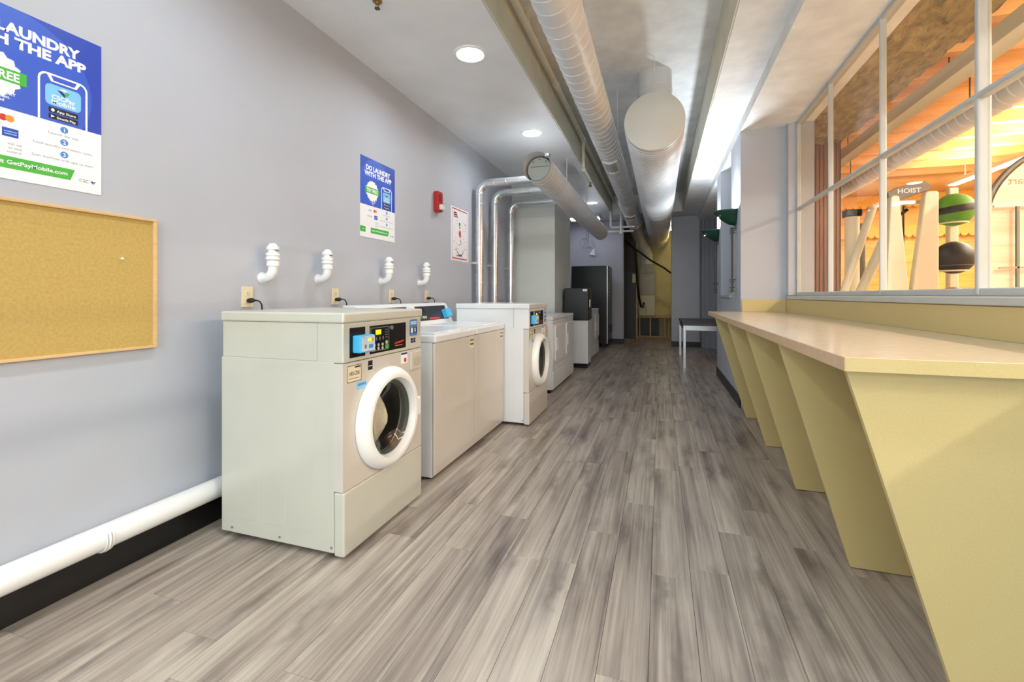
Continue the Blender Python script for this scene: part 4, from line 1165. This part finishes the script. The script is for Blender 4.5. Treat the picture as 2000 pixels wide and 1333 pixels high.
def strip_light(x, y0, y1, z, label):
    t = thing('strip_light', label, 'ceiling light', (x, (y0+y1)/2, z), 'white light channels in the gym')
    box(x-0.07, x+0.07, y0, y1, z, z+0.05).build('channel', M_gymwhite, t, bevel=0.004)
    box(x-0.045, x+0.045, y0+0.02, y1-0.02, z-0.012, z-0.0005).build('diffuser', M_gymglow, t)
    for y in (y0+0.3, y1-0.3):
        MB().cyl((x, y, z+0.05), (x, y, 3.2), 0.005, n=8).build('hanger_rod', M_bronze, t, True)
    l = bpy.data.lights.new('strip', 'AREA'); l.shape = 'RECTANGLE'; l.size = 0.1; l.size_y = (y1-y0)*0.95; l.energy = GYM_W * 0.6; l.color = (1.0, 0.965, 0.90)
    lo = bpy.data.objects.new('strip_lamp', l); COL.objects.link(lo); lo.parent = t; lo.location = (0, 0, -0.02)
    l2 = l.copy(); l2.energy = GYM_W * 1.0
    lo = bpy.data.objects.new('strip_uplight', l2); COL.objects.link(lo); lo.parent = t; lo.location = (0, 0, 0.07); lo.rotation_euler = (math.pi, 0, 0)  # upward lamp added to brighten the gym ceiling
tag(box(2.06, 2.20, -2.5, 8.88, 2.80, 2.92).build('white_beam', M_gymwhite, None, bevel=0.006), 'white boxed beam beside the stucco beam beyond the window', 'beam')
for y, wd in ((2.4, 'nearest'), (4.4, 'middle'), (6.4, 'farthest')):
    tag(MB().cyl((2.13, y, 2.92), (2.13, y, 3.2), 0.006, n=8).build('beam_hanger', M_bronze, None, True), wd + ' thin rod holding up the white boxed beam', 'rod', 'rods of the white boxed beam')
strip_light(3.9, 1.0, 8.0, 2.72, 'white light channel farther into the gym')
strip_light(5.6, 1.0, 8.0, 2.72, 'white light channel deepest in the gym')

strip_light(2.9, -2.0, 3.2, 2.66, 'added white light channel at the near end of the gym, out of frame')  # unseen strip added to light the front faces of the gym machines
for z, lab in ((2.62, 'upper scalloped yellow valance across the gym back wall'), (2.14, 'lower scalloped yellow valance across the gym back wall')):
    pts = [(6.4, z+0.16), (2.3, z+0.16)]
    for k in range(41):
        for q in range(5):
            a = math.pi * q / 4
            pts.append((2.35 + 0.1*k - 0.05*math.cos(a), z - 0.05*math.sin(a)))
    tag(MB().prism(pts, 'y', 8.80, 8.82).build('scalloped_valance', mat('yellow_valance', (236, 190, 96), 0.6)), lab, 'valance', 'scalloped valances in the gym')
hm = thing('cable_machine', 'ivory cable machine with tapered uprights and a grey name plate', 'gym machine', (2.1, 4.9, 0))
MB().prism([(1.94, 2.04), (1.955, 2.055), (1.99, 2.055), (2.005, 2.04), (2.08, 1.15), (2.08, 0.02), (1.905, 0.02), (1.905, 1.15)], 'y', 4.86, 4.94).build('upright', M_gymwhite, hm, bevel=0.02)
MB().prism([(2.19, 2.06), (2.205, 2.075), (2.27, 2.075), (2.285, 2.06), (2.285, 0.02), (2.09, 0.02), (2.09, 1.15)], 'y', 4.86, 4.94).build('upright', M_gymwhite, hm, bevel=0.02)
box(1.90, 2.30, 4.80, 5.3, 0, 0.03).build('base_plate', M_gymwhite, hm)
MB().prism([(1.965, 2.03), (1.95, 2.10), (2.02, 2.14), (2.22, 2.18), (2.27, 2.14), (2.25, 2.10), (2.03, 2.02)], 'y', 4.945, 5.0).build('name_plate', M_gymgrey, hm, bevel=0.004)
text('HOIST', M_wht, hm, 2.11-2.1, 4.9435-4.9, 2.085, 0.042, 0.17, 'CENTER', 0.02, 'lettering', 'y')
box(1.99, 2.2, 4.96, 5.02, 1.985, 2.015).build('crossbar', M_steel, hm)
MB().tube([(2.02, 5.0, 2.0), (2.09, 5.1, 1.90), (2.16, 5.1, 1.96)], 0.015, 10).build('pulley_arm', M_black, hm, True)
MB().cyl((2.085, 4.99, 0.05), (2.085, 4.99, 1.98), 0.008, n=8).build('guide_rod', M_black, hm, True)
tm = thing('press_machine', 'ivory gym machine with diagonal beams and a black capped post', 'gym machine', (1.85, 5.4, 0))
MB().cyl((1.84, 5.42, 0.02), (1.84, 5.42, 1.96), 0.062, n=24).build('post', M_gymwhite, tm, True)
box(1.77, 1.91, 5.36, 5.48, 1.96, 2.03).build('post_cap', M_black, tm, bevel=0.01)
for p0, p1, r in (((1.97, 5.3, 2.03), (1.70, 5.3, 1.10), 0.035), ((2.09, 5.2, 1.86), (1.79, 5.2, 1.08), 0.045)):
    MB().tube([p0, p1, (p1[0]-0.02, p1[1], 0.02)], r, 16).build('diagonal_beam', M_gymwhite, tm, True)
MB().cyl((1.95, 5.5, 0.02), (1.95, 5.5, 1.9), 0.03, n=16).build('rear_post', M_gymgrey, tm, True)
rk = thing('ball_rack', 'ivory upright ball rack with flat arms', 'rack', (2.53, 5.2, 0))
box(2.50, 2.57, 5.16, 5.23, 0.02, 2.15).build('post', M_gymwhite, rk, bevel=0.01)
box(2.35, 2.72, 5.0, 5.4, 0, 0.02).build('base_plate', M_gymwhite, rk)
for z, m, nme, lab in ((1.92, M_mbgreen, 'green', 'green and black medicine ball at the top of the rack'), (1.50, M_mbblack, 'black', 'black medicine ball in the middle of the rack'), (1.10, M_mbbrown, 'brown', 'brown medicine ball lowest on the rack')):
    MB().tube([(2.45 + 0.09*math.cos(math.radians(a)), 4.99 + 0.09*math.sin(math.radians(a)), z-0.115) for a in range(0, 361, 30)], 0.008, 6).build('cradle_ring', M_gymwhite, rk, True)
    box(2.48, 2.54, 5.06, 5.18, z-0.125, z-0.11).build('arm', M_gymwhite, rk)
    b = thing('medicine_ball', lab, 'ball', (2.45, 4.99, z), 'medicine balls on the rack')
    MB().ball((0, 0, 0), 0.142, 32, 20).build('shell', m, b, True, world=False)
    if nme != 'brown':
        bm_ = MB(); n = 40
        prof = [(-0.030, math.sqrt(0.1432**2-0.03**2)), (0.030, math.sqrt(0.1432**2-0.03**2))]
        bm_.rev((0, 0, -0.032), (0, 0, 0.026), [(0, 0.1398), (0.3, 0.1428), (0.6, 0.1434), (1, 0.1412)], 40, False)
        bo = bm_.build('band', M_mbblack if nme == 'green' else M_gry, b, True, world=False)
        if nme == 'black':
            bo.scale = (1, 1, 0.06); bo.location = (0, 0, -0.07); bo.scale = (0.872, 0.872, 0.08)
        else:
            bo.rotation_euler = (0, math.radians(-8), 0)
sc = thing('arched_panel', 'pale arched gym panel with a dark rim and mirrored lettering', 'gym panel', (2.72, 4.2, 0))
c0 = (2.77, 1.72); R0 = 0.5
ar = arc(c0, R0, 0, 180, 28)
MB().prism(ar + [(c0[0]-R0, 0.02), (c0[0]+R0, 0.02)], 'y', 4.2, 4.24).build('panel', M_smart, sc)
rim = arc(c0, R0+0.02, 0, 180, 28)
MB().tube([(c0[0]+R0+0.015, 4.22, 0.0)] + [(a, 4.22, b) for a, b in rim] + [(c0[0]-R0-0.015, 4.22, 0.0)], 0.018, 10).build('rim', M_gymgrey, sc, True)
text('Smart', mat('print_ochre', (186, 120, 44), 0.4), sc, 2.455-2.72, 4.1985-4.2, 1.965, 0.055, 0.17, 'CENTER', 0.0, 'lettering', 'y', True)
box(2.39, 2.41, 4.15, 4.17, 0.02, 1.80).build('bar', M_gymgrey, sc, bevel=0.004)
box(2.27, 2.80, 4.155, 4.175, 1.80, 1.815).build('shelf_bar', M_gymwhite, sc)
box(2.30, 2.80, 4.15, 4.17, 1.36, 1.372).build('cross_rod', M_steel, sc)
